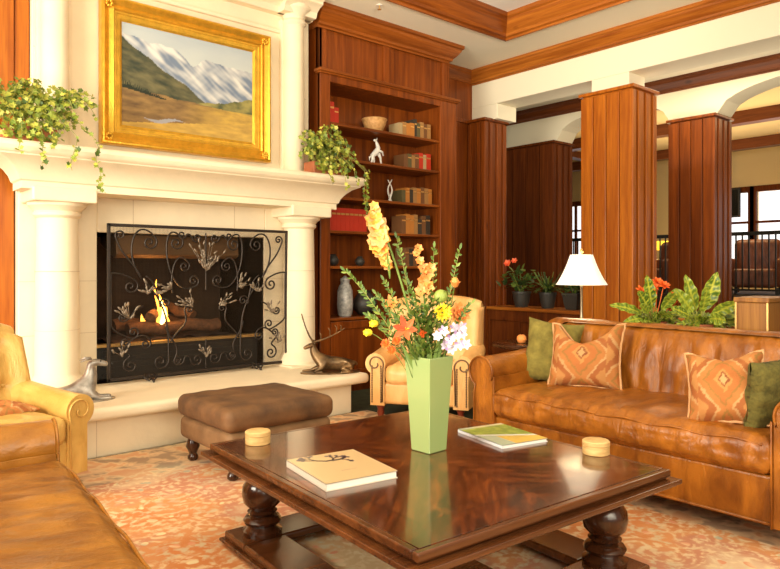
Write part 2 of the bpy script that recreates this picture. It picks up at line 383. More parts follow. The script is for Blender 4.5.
# ceiling with a raised tray
TX, TY = 5.83, 4.78
c = MB()
c.box(-6, 6.55, TY, 6.3, CZ, CZ+.3); c.box(TX, 6.55, -5, TY, CZ, CZ+.3)
struct(c, 'ceiling', M['ceil'])
struct(MB().box(-6, TX+.2, -5, TY+.2, 4.02, 4.12), 'ceiling_tray', M['tray'])
# tray crown: sloping moulding around the raised centre
def crown_profile(h, p):   # (out from wall, z down from 0)
    return [(0,0),(p,0),(p,-.18*h),(p*.86,-.24*h),(p*.80,-.36*h),(p*.50,-.62*h),(p*.32,-.74*h),(p*.28,-.86*h),(p*.10,-.90*h),(p*.10,-h),(0,-h)]
def crown(name, mt, a, b, wallpos, axis, sign, ztop, h, p, n=None):
    mb = MB(); pr = [(wallpos+sign*q[0], ztop+q[1]) for q in crown_profile(h, p)]
    mb.prism(pr, axis, a, b)
    return struct(mb, name, mt)
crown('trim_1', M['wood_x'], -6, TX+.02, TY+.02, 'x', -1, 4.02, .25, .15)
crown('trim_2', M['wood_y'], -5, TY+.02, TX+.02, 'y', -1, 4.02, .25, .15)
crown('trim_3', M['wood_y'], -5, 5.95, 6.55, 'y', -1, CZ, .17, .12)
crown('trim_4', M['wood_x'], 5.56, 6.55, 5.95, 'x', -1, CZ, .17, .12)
# fireplace wall, left part: panelled wood; recess right of the bookcase
lw = MB().box(-6, 1.135, 5.56, 5.75, 0, CZ)
for z0, z1 in ((0,.25),(1.66,1.80),(3.45,CZ)): lw.box(-6, 1.13, 5.53, 5.56, z0, z1)
for x0 in (-.7, .15, 1.0): lw.box(x0, x0+.13, 5.525, 5.56, 0, CZ)
lw.box(1.135, 1.235, 5.54, 5.75, 2.08, CZ)
struct(lw, 'wall_left', M['wood_col'], bevel=.008)
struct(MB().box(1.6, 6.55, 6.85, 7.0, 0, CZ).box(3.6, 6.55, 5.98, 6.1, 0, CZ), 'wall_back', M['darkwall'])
rw = MB().box(5.6, 6.55, 5.93, 5.98, 0, CZ)
for x0 in (5.69, 5.95, 6.22): rw.box(x0, x0+.07, 5.91, 5.93, 0, 3.13)
rw.box(5.6, 6.55, 5.90, 5.95, 3.12, 3.17)
struct(rw, 'wall_recess', M['wood'], bevel=.005)
# beam over the colonnade, plaster, with piers over the columns
hd = MB().box(6.55, 6.95, -5, 6.0, 3.33, CZ).box(6.55, 6.93, 5.51, 6.0, 3.14, 3.33).box(6.55, 6.88, 3.71, 4.16, 3.14, 3.33).box(6.55, 6.88, .9, 1.4, 3.14, 3.33)
struct(hd, 'wall_right', M['plaster'], bevel=.006)
# bay between the two colonnades
struct(MB().box(6.95, 8.4, -5, 8.5, 3.69, 3.8), 'ceiling_bay', M['ceil'])
# second colonnade beam with shallow arches
def arch_beam(x0, x1, ranges, zt):
    mb = MB()
    for (ya, yb) in ranges:
        n = 20; poly = [(ya, zt), (ya, 3.13)]
        for i in range(n+1):
            y = ya+(yb-ya)*i/n; q = (i/n)*2-1; poly.append((y, 3.15+.33*math.sqrt(max(0, 1-q*q))))
        poly += [(yb, 3.13), (yb, zt)]
        # wall above the arch, as a strip of quads with thickness
        pts = poly[2:-2]
        for k in range(len(pts)-1):
            (y0, z0), (y1, z1) = pts[k], pts[k+1]
            mb.add([(x0,y0,z0),(x0,y1,z1),(x0,y1,zt),(x0,y0,zt),(x1,y0,z0),(x1,y1,z1),(x1,y1,zt),(x1,y0,zt)],
                   [(0,1,2,3),(4,7,6,5),(0,4,5,1),(3,2,6,7)])
    return mb
ab = arch_beam(8.42, 8.82, [(4.2, 5.94), (1.4, 3.6), (-1.2, .8)], 3.8)
for y0, y1 in ((5.94, 8.5), (3.6, 4.2), (.8, 1.4), (-5, -1.2)): ab.box(8.42, 8.82, y0, y1, 3.14, 3.8)
struct(ab, 'wall_arcade', M['plaster'])
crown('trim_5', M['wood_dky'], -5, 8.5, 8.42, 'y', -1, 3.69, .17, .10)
# low walls below the openings
pw = MB()
for y0, y1 in ((4.15, 5.65), (-2.0, 3.6)):
    pw.box(6.50, 6.86, y0, y1, 0, .73)
    pw.box(6.47, 6.50, y0, y1, .60, .73); pw.box(6.47, 6.50, y0, y1, 0, .14)
    n = int((y1-y0)/.7)+1
    for k in range(n+1):
        y = y0+(y1-y0-.09)*k/n; pw.box(6.472, 6.50, y, y+.09, 0, .73)
struct(pw, 'wall_partition', M['wood_dk'], bevel=.006)
lg = MB(); lg.box(6.44, 6.90, 4.2, 5.6, .73, .77); lg.box(6.44, 6.90, -2, 3.56, .73, .77)
struct(lg, 'trim_6', M['wood_y'], bevel=.008)
# far room shell
struct(MB().box(8.82, 15.4, -5, 12, 3.8, 3.9), 'ceiling_far', M['tan_ceil'])
bm_ = MB()
for x in (11.4, 13.9): bm_.box(x, x+.22, -5, 10, 3.6, 3.8)
struct(bm_, 'trim_7', M['wood_dky'])
bm_ = MB()
for y in (2.4, 8.4): bm_.box(8.9, 15.2, y, y+.22, 3.66, 3.8)
struct(bm_, 'trim_8', M['wood_dky'])
fw = MB()
wins = [(-1.3,.1),(.6,2.0),(2.6,3.9),(4.55,5.66),(5.82,6.7),(9.5,10.7)]
zs = (1.3, 2.87)
fw.box(15.2, 15.4, -5, 12, 0, zs[0]); fw.box(15.2, 15.4, -5, 12, zs[1], 3.8)
ys = -5
for a, b in wins: fw.box(15.2, 15.4, ys, a, zs[0], zs[1]); ys = b
fw.box(15.2, 15.4, ys, 12, zs[0], zs[1])
struct(fw, 'wall_far', M['tan_ceil'])
for i, (a, b) in enumerate(wins):
    f = MB(); f.box(15.12, 15.22, a-.12, a, zs[0]-.1, zs[1]+.12); f.box(15.12, 15.22, b, b+.12, zs[0]-.1, zs[1]+.12)
    f.box(15.12, 15.22, a, b, zs[1], zs[1]+.12); f.box(15.12, 15.22, a, b, zs[0]-.1, zs[0])
    m_ = (a+b)/2; f.box(15.15, 15.2, m_-.03, m_+.03, zs[0], zs[1]); f.box(15.15, 15.2, a, b, 2.2, 2.25)
    wf = struct(f, 'window_%d' % (i+1), M['wood_dk'])
    MB().box(15.28, 15.285, a, b, zs[0], zs[1]).build('pane', M['pane'], wf)
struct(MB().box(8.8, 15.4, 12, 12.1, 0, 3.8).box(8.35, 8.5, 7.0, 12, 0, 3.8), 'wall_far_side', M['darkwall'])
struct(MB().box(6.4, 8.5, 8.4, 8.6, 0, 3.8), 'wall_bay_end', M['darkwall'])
struct(MB().box(6.55, 15.4, -5.2, -5, 0, 3.9), 'wall_front', M['tan_ceil'])

# ---------------------------------------------------------------- panelled wood columns
def column(name, label, x0, x1, y0, y1, zt, mt, zb=0, grp=None):
    t = thing(name, label, 'column', ((x0+x1)/2, (y0+y1)/2, zb), group=grp)
    hx, hy, h = (x1-x0)/2, (y1-y0)/2, zt-zb
    MB().box(-hx+.02, hx-.02, -hy+.02, hy-.02, 0, h-.03).build('core', mt, t)
    b = MB()
    for s in (-1, 1):
        xf0, xf1 = sorted((s*(hx-.021), s*hx))
        n = 4
        for k in range(n):
            a = -hy+2*hy*k/n+.006; bb = -hy+2*hy*(k+1)/n-.006; b.box(xf0, xf1, a, bb, 0, h-.05)
        yf0, yf1 = sorted((s*(hy-.021), s*hy)); wd = 2*hx
        for a, bb in ((-.5, -.36), (-.27, -.06), (.04, .22), (.34, .5)): b.box(a*wd+.004, bb*wd-.004, yf0, yf1, 0, h-.05)
    b.build('boards', mt, t, bevel=.005)
    MB().box(-hx-.02, hx+.02, -hy-.02, hy+.02, h-.035, h).build('cap', mt, t, bevel=.006)
    MB().box(-hx-.02, hx+.02, -hy-.02, hy+.02, 0, .16).build('plinth', mt, t, bevel=.008)
    return t
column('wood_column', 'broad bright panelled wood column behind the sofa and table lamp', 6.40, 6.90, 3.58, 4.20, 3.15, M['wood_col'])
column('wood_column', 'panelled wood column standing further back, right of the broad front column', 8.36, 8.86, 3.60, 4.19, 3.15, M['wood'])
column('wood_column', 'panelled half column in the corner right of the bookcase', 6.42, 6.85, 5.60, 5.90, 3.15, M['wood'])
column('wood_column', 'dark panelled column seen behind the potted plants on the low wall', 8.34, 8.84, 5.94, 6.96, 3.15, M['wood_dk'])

# ================================================================ FIREPLACE
FX = 2.42
fp = thing('fireplace', 'tall cream limestone fireplace with columns, deep mantel and raised hearth', 'fireplace', (FX, 5.45, 0))
W2 = 1.28
sb = MB()
# surround around the opening (opening x -.73..+.76, z .345..1.53)
sb.box(-W2, -.73, 0, .95, 0, 1.84); sb.box(.76, 1.30, 0, .95, 0, 1.84); sb.box(-.73, .76, 0, .95, 1.53, 1.84)
sb.box(-1.18, 1.28, .05, .5, 1.84, CZ)
sb.build('surround', M['stone'], fp, bevel=.008)
# joints, slim darker lines inlaid in the stone
def joint(*q): MB().box(*q).build('joint', M['joint'], fp)
for x in (-.45, .45): joint(x-.0025, x+.0025, -.0015, .01, 1.53, 1.80)
for z in (.75, 1.15):
    for q0, q1 in ((-W2, -.73), (.76, 1.30)): joint(q0, q1, -.0015, .01, z-.002, z+.002)
joint(-1.17, -1.02, .0485, .06, 2.8975, 2.9025); joint(1.02, 1.25, .0485, .06, 2.8975, 2.9025)
# overmantel panel moulding
pm = MB()
X0, X1, Z0, Z1 = -.93, .97, 2.12, 3.47
for (a, b, c_, d) in ((X0-.04, X0, Z0, Z1+.04), (X1, X1+.04, Z0, Z1+.04), (X0, X1, Z1, Z1+.04)): pm.box(a, b, .02, .06, c_, d)
pm.build('panel_moulding', M['stone'], fp, bevel=.012, seg=3)
# hearth
hb = MB().box(-1.45, 1.11, -.86, .02, 0, .27); hb.build('hearth_base', M['stone'], fp, bevel=.01)
for x in (-1.0, -.35, .3, .75): joint(x-.002, x+.002, -.8615, -.85, 0, .26)
hs = MB().box(-1.55, 1.23, -.97, .02, .26, .345); hs.build('hearth_slab', M['stone'], fp, bevel=.035, seg=5)
# lower columns
def stone_col(x, y, r, z0, z1, top, base):
    prof = [(r+.05, z0), (r+.05, z0+.05), (r+.035, z0+.07), (r+.02, z0+.10), (r+.005, z0+.12)]
    n = 6
    for k in range(n+1): prof.append((r-.012*(k/n)**2, z0+.13+(z1-z0-.24)*k/n))
    prof += [(r+.01, z1-.09), (r+.012, z1-.07), (r+.002, z1-.06), (r+.02, z1-.04), (r+.045, z1-.02), (r+.05, z1)]
    o = MB().lathe(prof, (x, y, 0), 36).build('column', M['stone'], fp, smooth=True, auto=35)
    b = MB(); b.box(x-top, x+top, y-top*1.05, y+.14, z1, z1+.1)
    b.build('capital', M['stone'], o, bevel=.012)
    b = MB().box(x-base, x+base, y-base, y+.14, z0-.001, z0+.02); b.build('plinth', M['stone'], o, bevel=.006)
    for q in (.33, .64):
        j = MB(); z = z0+(z1-z0)*q; j.lathe([(r-.005, z-.002), (r+.0005, z-.001), (r+.0005, z+.001), (r-.005, z+.002)], (x, y, 0), 36)
        j.build('joint', M['joint'], o)
for s in (-1.05, 1.05): stone_col(s, -.13, .15, .345, 1.72, .215, .21)
# mantel: big cove with returns at both ends
prof = [(0, 1.80), (.34, 1.80), (.34, 1.85), (.355, 1.86), (.37, 1.90), (.40, 1.94), (.445, 1.98), (.50, 2.005), (.505, 2.015), (.515, 2.02), (.535, 2.035), (.545, 2.058), (.535, 2.082), (.515, 2.097), (.49, 2.10), (0, 2.10)]
mv = []; mf = []; n = len(prof); half = 1.33-.34
for (o_, z) in prof:
    e = half+o_
    yb = -.076; mv += [(-e, yb, z), (-e, -o_, z), (e, -o_, z), (e, yb, z)] if o_ > 0 else [(-e-.3, yb, z), (-e-.3, yb, z), (e+.3, yb, z), (e+.3, yb, z)]
for i in range(n-1):
    for k in range(3): mf.append((i*4+k, i*4+k+1, (i+1)*4+k+1, (i+1)*4+k))
mf += [((n-1)*4+0, (n-1)*4+1, (n-1)*4+2, (n-1)*4+3), (3, 2, 1, 0)]
MB().box(-1.28, 1.28, -.08, .02, 1.80, 2.10).build('mantel_back', M['stone'], fp)
MB().add(mv, mf).build('mantel', M['stone'], fp, smooth=True, auto=30)
jb = MB()
for x in (-.55, .35, .95): jb.box(x-.003, x+.003, -.43, -.3, 1.86, 1.95)
# upper columns with torus, cove capital and entablature
for s in (-1.04, 1.06):
    x, y, r = s, -.03, .098
    prof = [(r+.03, 2.10), (r+.03, 2.13), (r+.005, 2.16)]+[(r-.006*(k/5)**2, 2.18+1.36*k/5) for k in range(6)]
    prof += [(r+.012, 3.56), (r+.02, 3.575), (r+.012, 3.59), (r, 3.60), (r+.01, 3.64), (r+.05, 3.68), (r+.06, 3.69), (r+.06, CZ)]
    o = MB().lathe(prof, (x, y, 0), 32).build('column', M['stone'], fp, smooth=True, auto=35)
    b = MB().box(x-r-.02, x+r+.025, .0, .06, 2.10, 3.60); b.build('pilaster', M['stone'], o, bevel=.006)
pr = [(.05, 3.64), (-.03, 3.64), (-.04, 3.66), (-.05, 3.69), (-.09, 3.72), (-.15, 3.74), (-.15, 3.76), (-.19, 3.78), (-.20, CZ), (.05, CZ)]
MB().prism(pr, 'x', -1.2, 1.27).build('entablature', M['stone'], fp, smooth=True, auto=30)
for s in (-1.04, 1.06):
    MB().prism([(a-.09, b) for a, b in pr[1:-1]]+[(0, CZ), (0, 3.64)], 'x', s-.17, s+.19).build('capital', M['stone'], fp, smooth=True, auto=30)
# firebox
fb = MB()
fb.box(-.76, -.73, .03, .93, .345, 1.6); fb.box(.76, .79, .03, .93, .345, 1.6)
fb.box(-.75, .78, .90, .94, .345, 1.6); fb.box(-.75, .78, .03, .94, 1.53, 1.56)
fb.box(-.73, .76, .14, .92, .345, .60)
fb.build('firebox', M['brick'], fp)
b = MB().box(-.71, .74, .10, .14, .36, .62)
for k in range(5): b.box(-.66, .69, .09, .10, .39+k*.045, .405+k*.045)
b.build('lower_louver', M['black'], fp)
MB().box(-.73, .76, .07, .15, .615, .64).build('fender_bar', M['brass'], fp, bevel=.004)
MB().prism([(.12,1.53),(.10,1.36),(.16,1.33),(.5,1.45),(.5,1.53)], 'x', -.55, .55).build('smoke_hood', mat('hood_metal', (.16,.08,.03), .5, metal=.4), fp, bevel=.01)
MB().grid(lambda u, v: (-.55+1.1*u, .22+.55*v, .62+.03*noise.noise((u*9, v*6, 1))+.02), 30, 16).build('ember_bed', M['char'], fp, smooth=True)
def log(p0, p1, r, label):
    n = 12; pts = [Vector(p0).lerp(Vector(p1), i/n)+Vector((0, .01*sin(i*1.7), .012*sin(i))) for i in range(n+1)]
    rr = [r*(1+.12*noise.noise((i*.9, r*50, 0))) for i in range(n+1)]
    tag(MB().tube(pts, rr, 12).build('fire_log', M['log'], smooth=True, auto=60), label, 'log', 'logs in the firebox')
log((2.05, 5.80, .72), (2.85, 5.72, .74), .055, 'glowing brown log lying across the front of the firebox')
log((2.0, 6.02, .74), (2.7, 5.98, .76), .06, 'charred log at the back of the firebox behind the flame')
log((2.22, 5.74, .82), (2.50, 6.02, .90), .045, 'short log leaning crosswise on top of the firebox logs')
log((2.62, 5.76, .82), (2.42, 6.04, .92), .045, 'short log crossing the right side of the fire pile')
fl = thing('fire', 'small orange flame rising between the logs', 'fire', (2.31, 5.86, .75))
def flame(dx, dy, h, r, mt, nm):
    pr = [(r*.3, 0), (r*.8, h*.08), (r, h*.2), (r*.85, h*.38), (r*.55, h*.6), (r*.28, h*.8), (r*.02, h)]
    mb = MB().lathe(pr, (0, 0, 0), 14, sc=(1, .5))
    mb.v = [(v[0]+dx+.035*sin(v[2]*14+dx*30), v[1]+dy, v[2]) for v in mb.v]
    mb.build(nm, mt, fl, smooth=True)
flame(0, -.09, .40, .050, M['flame'], 'flame'); flame(.004, -.115, .26, .026, M['flame_hot'], 'flame_core')
flame(-.10, -.04, .10, .025, M['flame'], 'flame'); flame(.12, -.05, .10, .022, M['flame'], 'flame')
point('fire_light', (2.27, 5.68, .95), 4, (1, .45, .12), .1)

# ---------------------------------------------------------------- wrought iron screen
SW, SH = 1.62, 1.25
sc_ = thing('fire_screen', 'black wrought iron fire screen with scrolls and leaves before the fire', 'fire screen', (1.72, 5.31, .345))
fr = MB()
fr.box(0, SW, -.012, .012, .03, .055); fr.box(0, SW, -.012, .012, SH-.025, SH); fr.box(0, .025, -.012, .012, .03, SH); fr.box(SW-.025, SW, -.012, .012, .03, SH)
fr.build('frame', M['iron'], sc_, bevel=.004)
wm = MB(); p_ = .011
k = .03
while k < SW-.02:
    wm.box(k, k+.0010, .013, .0140, .05, SH-.02); k += p_
k = .06
while k < SH-.02:
    wm.box(.02, SW-.02, .0140, .015, k, k+.0010); k += p_
wm.build('mesh_panel', M['mesh'], sc_)
for x in (.33, 1.29):
    b = MB()
    for s in (-1, 1): b.tube([(x+s*.035, 0, .06), (x+s*.05, -.03, .035), (x+s*.02, -.05, .015), (x, -.045, .03)], .008, 6)
    b.tube([(x, .015, .05), (x, -.06, .02), (x, -.09, .008)], .009, 6); b.tube([(x, -.015, .05), (x, .07, .008)], .009, 6)
    b.build('foot', M['iron'], sc_, smooth=True)
cc = SW/2
def curl(c, r, ang, s, turns=1.45, n=34):
    """spiral from its eye outwards, leaving at angle ang, sense s; returns points and exit direction"""
    out = []
    for i in range(n+1):
        t = i/n; th = ang-s*2*pi*turns*(1-t); q = r*(.16+.84*t**1.15); out.append(Vector((c[0]+q*cos(th), c[1]+q*sin(th))))
    return out, Vector((-sin(ang), cos(ang)))*s
def scroll(A, B, k=.55, mir=True, w_=.0075):
    """A, B: (x, z, radius, exit angle in degrees, sense); radius 0 = plain end aimed along the angle"""
    def end(E):
        x, z, r, a, s = E
        if r: return curl((x, z), r, radians(a), s)
        return [Vector((x, z))], Vector((cos(radians(a)), sin(radians(a))))
    pa, da = end(A); pb, db = end(B); p0, p3 = pa[-1], pb[-1]; L_ = (p3-p0).length*k
    p1, p2 = p0+da*L_, p3+db*L_; mid = []
    for i in range(1, 24):
        t = i/24; mid.append(p0*(1-t)**3+p1*3*t*(1-t)**2+p2*3*t*t*(1-t)+p3*t**3)
    P = [Vector((max(.03, p.x), p.y)) for p in pa+mid+pb[::-1]]
    for m_ in ((1, -1) if mir else (1,)):
        MB().tube([(cc+(p.x-cc)*m_, 0, min(SH-.02, max(.05, p.y))) for p in P], w_, 6).build('scroll', M['iron'], sc_, smooth=True)
scroll((.33, 1.11, .062, 40, 1), (.27, .82, 0, 130, 1), .75)      # heart side, arching over to the left
scroll((.55, 1.11, .062, 40, 1), (.70, .80, .050, 300, -1), .80)   # lyre of the centre
scroll((.10, 1.16, .040, 200, 1), (.26, .84, 0, 120, 1), .5)
scroll((.18, .76, .062, 60, 1), (.20, .40, .050, 250, -1), .95)
scroll((.28, .82, 0, -50, 1), (.42, .15, .066, 0, 1), .45)
scroll((.46, .62, .045, 180, 1), (.30, .84, 0, -20, 1), .5)
scroll((.18, .14, .062, 120, -1), (.14, .32, .035, 200, 1), .6)
scroll((.62, .92, .048, 40, 1), (.52, .70, 0, 100, 1), .6)
scroll((.73, .14, .055, 180, -1), (.57, .15, .050, 0, 1), .7)
scroll((.56, .14, .030, 150, -1), (.46, .44, 0, -80, 1), .5)
scroll((.66, .56, .040, 200, 1), (.50, .30, 0, 60, 1), .5)
scroll((.30, .30, .040, 20, 1), (.10, .24, 0, 60, 1), .5)
scroll((.73, 1.16, .040, 200, -1), (.60, 1.18, .035, -20, 1), .6)
scroll((.12, .52, .035, 300, 1), (.28, .60, 0, 190, 1), .5)
MB().tube([(cc, 0, .06), (cc, 0, .3)], .006, 6).build('stem', M['iron'], sc_)
MB().tube([(cc, 0, .72), (cc, 0, 1.2)], .006, 6).build('stem', M['iron'], sc_)
def leafclump(cx_, cz, n, spread, ang0, fan):
    lb = MB()
    for i in range(n):
        a = radians(ang0+random.uniform(-fan, fan)); d = random.uniform(.1, 1)*spread
        p = (cx_+cos(a)*d, -.012, cz+sin(a)*d)
        lb.ball(p, (.009, .006, .022), 6, rot=Matrix.Rotation(pi/2-a+random.uniform(-.5, .5), 3, 'Y'))
        lb.tube([(cx_, -.010, cz), p], .002, 4)
    lb.build('leaf_cluster', M['ironleaf'], sc_, smooth=True)
leafclump(cc, .88, 34, .27, 90, 50)
leafclump(cc, .16, 12, .12, 90, 60)
for s in (-1, 1):
    leafclump(cc+s*.12, .58, 16, .16, 90-s*40, 40); leafclump(cc+s*.30, .74, 16, .13, 90-s*55, 60)
    leafclump(cc+s*.50, .70, 12, .12, 90, 80); leafclump(cc+s*.64, .50, 12, .13, 100, 60); leafclump(cc+s*.70, .22, 8, .1, 90, 60)

# ---------------------------------------------------------------- painting
pt = thing('framed_painting', 'gilt framed landscape painting of snowy mountains over the mantel', 'painting', (2.465, 5.46, 2.225))
PW, PH = .755, 1.165
def frame_ring(prof, w_, h_, name, mt):
    # prof: (inset, depth) pairs; rectangular ring mitred at the corners
    vs = []; fs = []; n = len(prof)
    for (i, d) in prof:
        vs += [(-w_+i, -d, i), (w_-i, -d, i), (w_-i, -d, h_-i), (-w_+i, -d, h_-i)]
    for k in range(n-1):
        for j in range(4):
            l = (j+1) % 4; fs.append((k*4+j, k*4+l, (k+1)*4+l, (k+1)*4+j))
    return MB().add(vs, fs).build(name, mt, pt, smooth=True, auto=25)
frame_ring([(0,-.02),(0,.05),(.008,.062),(.02,.065),(.028,.055),(.034,.05),(.06,.035),(.085,.05),(.093,.055),(.10,.048),(.103,.036),(.118,.036),(.122,.028),(.150,.022),(.156,.012),(.172,.005)], PW, PH, 'frame', M['gold'])
orn = MB()
for sx in (-1, 1):
    for sz in (0, 1):
        for k in range(7):
            a = k/7*2*pi; orn.ball((sx*(PW-.06)+.022*cos(a), -.05, (.06 if sz == 0 else PH-.06)+.022*sin(a)), (.014, .012, .014), 8)
orn.build('corner_ornament', M['gold'], pt, smooth=True)
def fbm(x, y, s=0, o=5):
    v = 0; a = .5
    for k in range(o): v += a*noise.noise((x, y, s+k*3.1)); x *= 2; y *= 2; a *= .5
    return v
def lerp(a, b, t): t = max(0, min(1, t)); return tuple(a[i]+(b[i]-a[i])*t for i in range(3))
def paint(u, v):
    c_ = lerp((.52,.56,.55), (.40,.46,.51), (v-.75)*3+.4*fbm(u*4, v*9, 2))
    r1 = .90-.16*u-.10*math.exp(-((u-.52)/.07)**2)+.10*fbm(u*5, .3, 5)
    if v < r1:
        g1 = noise.noise((u*9+v*9, v*4-u*3, 11)); g2 = noise.noise((u*26+v*22, v*10, 12)); g3 = noise.noise((u*22-v*18, v*8, 19))
        t = .52+1.1*g1+.7*g2+.15*g3+(v-r1)*.6; c_ = lerp((.17,.22,.31), (.68,.67,.64), t)
    r2 = .86-.84*u+.08*fbm(u*6, .2, 8); r3 = .34+.30*(u-.60)+.05*fbm(u*8, .4, 13)
    if v < r2: c_ = lerp((.035,.045,.028), (.17,.15,.07), .45+1.4*fbm(u*9+v*6, v*13, 17)+(.5-v)*.3)
    if v < r3 and u > .55: c_ = lerp((.07,.085,.04), (.34,.29,.09), .5+1.5*fbm(u*10, v*11, 23))
    r4 = .38-.10*u+.03*fbm(u*9, 0, 27)
    if v < r4: c_ = lerp((.13,.075,.035), (.33,.20,.07), .5+1.3*fbm(u*8, v*20, 31))
    k = v-(.33-.03*u)
    if k < 0 and u > .42: c_ = lerp(c_, (.58,.37,.07), min(1, (u-.42)*2.6)*(.75+.8*fbm(u*12, v*26, 35)))
    if v < .03+.16*u: c_ = lerp((.40,.25,.06), (.60,.38,.08), .5+1.4*fbm(u*9, v*30, 37))
    if abs(v-(.10+.02*sin(u*20)))*7 < .16-abs(u-.30): c_ = lerp(c_, (.36,.38,.44), .8)
    for q in range(26):
        fx = .01+.012*q+.004*sin(q*7); fh = .10*(1-q/32)*(.7+.3*sin(q*3.7)**2); b0 = .37-.2*fx
        if b0 < v < b0+fh and abs(u-fx) < .009*(1-(v-b0)/fh): c_ = (.018,.026,.015)
    return c_
MB().grid(lambda u, v: (-PW+.17+u*(2*PW-.34), -.008, .17+v*(PH-.34)), 200, 130, colf=paint).build('canvas', M['attr'], pt)

# ================================================================ BOOKCASE
bk = thing('bookcase', 'tall built-in wooden bookcase with crown and open shelves', 'bookcase', (3.755, 5.40, 0))
BW = 1.915; BD = .42
OX0, OX1 = .12, 1.655
b = MB()
b.box(0, .03, 0, BD, 0, CZ-.02).box(BW-.03-.10, BW-.10, 0, BD, 0, CZ-.02).box(.03, BW-.13, BD-.02, BD, 0, 3.66)
b.box(OX0-.03, OX0, .03, BD-.02, .75, 3.1).box(OX1, OX1+.03, .03, BD-.02, .75, 3.1).box(OX0, OX1, .03, BD-.02, 3.085, 3.11)
b.build('carcass', M['wood'], bk)
b = MB()
b.box(0, OX0, -.02, .03, 0, 3.17).box(OX1, BW, -.02, .03, 0, 3.17).box(OX0, OX1, -.02, .03, 3.085, 3.17)
b.build('face_frame', M['wood'], bk, bevel=.006)
MB().box(BW-.13, BW, .03, BD+.1, 0, 3.17).build('end_panel', M['wood'], bk)
b = MB().box(-.03, BW+.03, -.06, .05, 3.17, 3.20).box(-.02, BW+.02, -.045, .04, 3.155, 3.17); b.build('ledge_moulding', M['wood_x'], bk, bevel=.006)
b = MB().box(0, BW-.12, .02, .06, 3.20, 3.66)
for x0, x1 in ((0, .09), (.83, .93), (BW-.21, BW-.12)): b.box(x0, x1, 0, .02, 3.20, 3.66)
b.build('upper_panel', M['wood'], bk, bevel=.004)
MB().box(BW-.14, BW-.12, .02, BD+.1, 3.2, 3.66).build('end_panel', M['wood'], bk)
# crown with a return on the right
pr = [(q[0]*1.0, q[1]) for q in crown_profile(.20, .135)]
vs = []; fs = []
for (p, z) in pr: vs += [(-p*.2-.02, BD, CZ+z), (-p*.2-.02, -p, CZ+z), (BW-.12+p, -p, CZ+z), (BW-.12+p, BD+.1, CZ+z)]
n = len(pr)
for i in range(n):
    j = (i+1) % n
    for k in range(3): fs.append((i*4+k, i*4+k+1, j*4+k+1, j*4+k))
fs.append(tuple(i*4 for i in range(n))); fs.append(tuple(i*4+3 for i in range(n)))
MB().add(vs, fs).build('crown', M['wood_x'], bk)
SZ = [.75, 1.27, 1.625, 1.966, 2.353, 2.70]
for z in SZ: MB().box(OX0, OX1, .0, BD-.02, z-.028, z).build('shelf', M['wood_x'], bk, bevel=.004)
b = MB().box(OX0, OX1, .0, .03, .0, .13); b.build('kick_board', M['wood_dk'], bk)
for x0, x1 in ((OX0+.005, .90), (.91, OX1-.005)):
    d = MB().box(x0, x1, -.005, .02, .14, .715)
    for a_, b_, c_, e_ in ((x0, x0+.08, .14, .715), (x1-.08, x1, .14, .715), (x0+.08, x1-.08, .14, .22), (x0+.08, x1-.08, .635, .715)): d.box(a_, b_, -.02, -.005, c_, e_)
    dd = d.build('door', M['wood'], bk, bevel=.004)
    kx = x1-.04 if x0 < .5 else x0+.04
    MB().ball((kx, -.035, .45), .014, 10).build('knob', M['brass'], dd, smooth=True)

# books
def book(x, z, wd, h, col, lean=0, label='', grp='', d=.17, y0=5.47):
    mt = M.setdefault('bk%s' % (col,), mat('book_cloth', col, .6))
    t = thing('book', label, 'book', (x, y0, z), group=grp)
    b_ = MB(); b_.box(0, .003, 0, d, 0, h).box(wd-.003, wd, 0, d, 0, h).box(.003, wd-.003, 0, .004, 0, h)
    c_ = b_.build('cover', mt, t)
    p_ = MB().box(.0031, wd-.0031, .0041, d-.006, .004, h-.004).build('pages', M['paper'], t)
    if h > .15: 
        g_ = MB().box(.004, wd-.004, -.0008, .001, h*.70, h*.78); g_.build('spine_band', M['brass'], t)
    t.rotation_euler = (0, lean, 0)
    return t
RED = (.50,.028,.008); BRN = (.17,.07,.022); TAN = (.36,.18,.055); ORG = (.48,.18,.03); DK = (.04,.03,.02); GRN = (.11,.09,.035); CRM = (.42,.30,.15)
PO = {0: 'leftmost', 1: 'second from left', 2: 'third from left', 3: 'fourth from left', 4: 'fifth from left', 5: 'sixth from left', 6: 'seventh from left', 7: 'eighth from left', 8: 'ninth from left', 9: 'tenth from left', 10: 'eleventh from left', 11: 'twelfth from left'}
def cname(c_): return {RED: 'red', BRN: 'brown', TAN: 'tan', ORG: 'orange brown', DK: 'near black', GRN: 'olive', CRM: 'cream'}[c_]
def row(x, z, items, where, grp):
    for i, (wd, h, c_) in enumerate(items):
        book(x, z+.0005, wd, h, c_, 0, '%s book, %s in the %s' % (cname(c_), PO[i], where), grp); x += wd+.0015
row(3.88, SZ[5], [(.055,.26,RED),(.05,.22,RED),(.055,.17,RED)], 'red set on the top shelf', 'red books on the top shelf')
row(4.86, SZ[5], [(.05,.14,CRM),(.055,.155,TAN),(.06,.15,ORG),(.06,.16,ORG),(.035,.21,DK),(.05,.17,GRN),(.055,.19,TAN),(.05,.175,BRN),(.055,.18,TAN)], 'mixed row on the top shelf', 'mixed books on the top shelf')
row(4.93, SZ[4], [(.06,.15,BRN),(.055,.16,GRN),(.05,.15,TAN),(.06,.17,BRN),(.06,.19,RED),(.05,.175,CRM),(.07,.19,RED)], 'row on the second shelf down', 'books on the second shelf')
row(4.90, SZ[3], [(.055,.14,GRN),(.06,.17,ORG),(.05,.15,DK),(.055,.18,TAN),(.06,.175,ORG),(.055,.19,BRN),(.06,.185,TAN),(.055,.18,ORG)], 'row on the third shelf down', 'books on the third shelf')
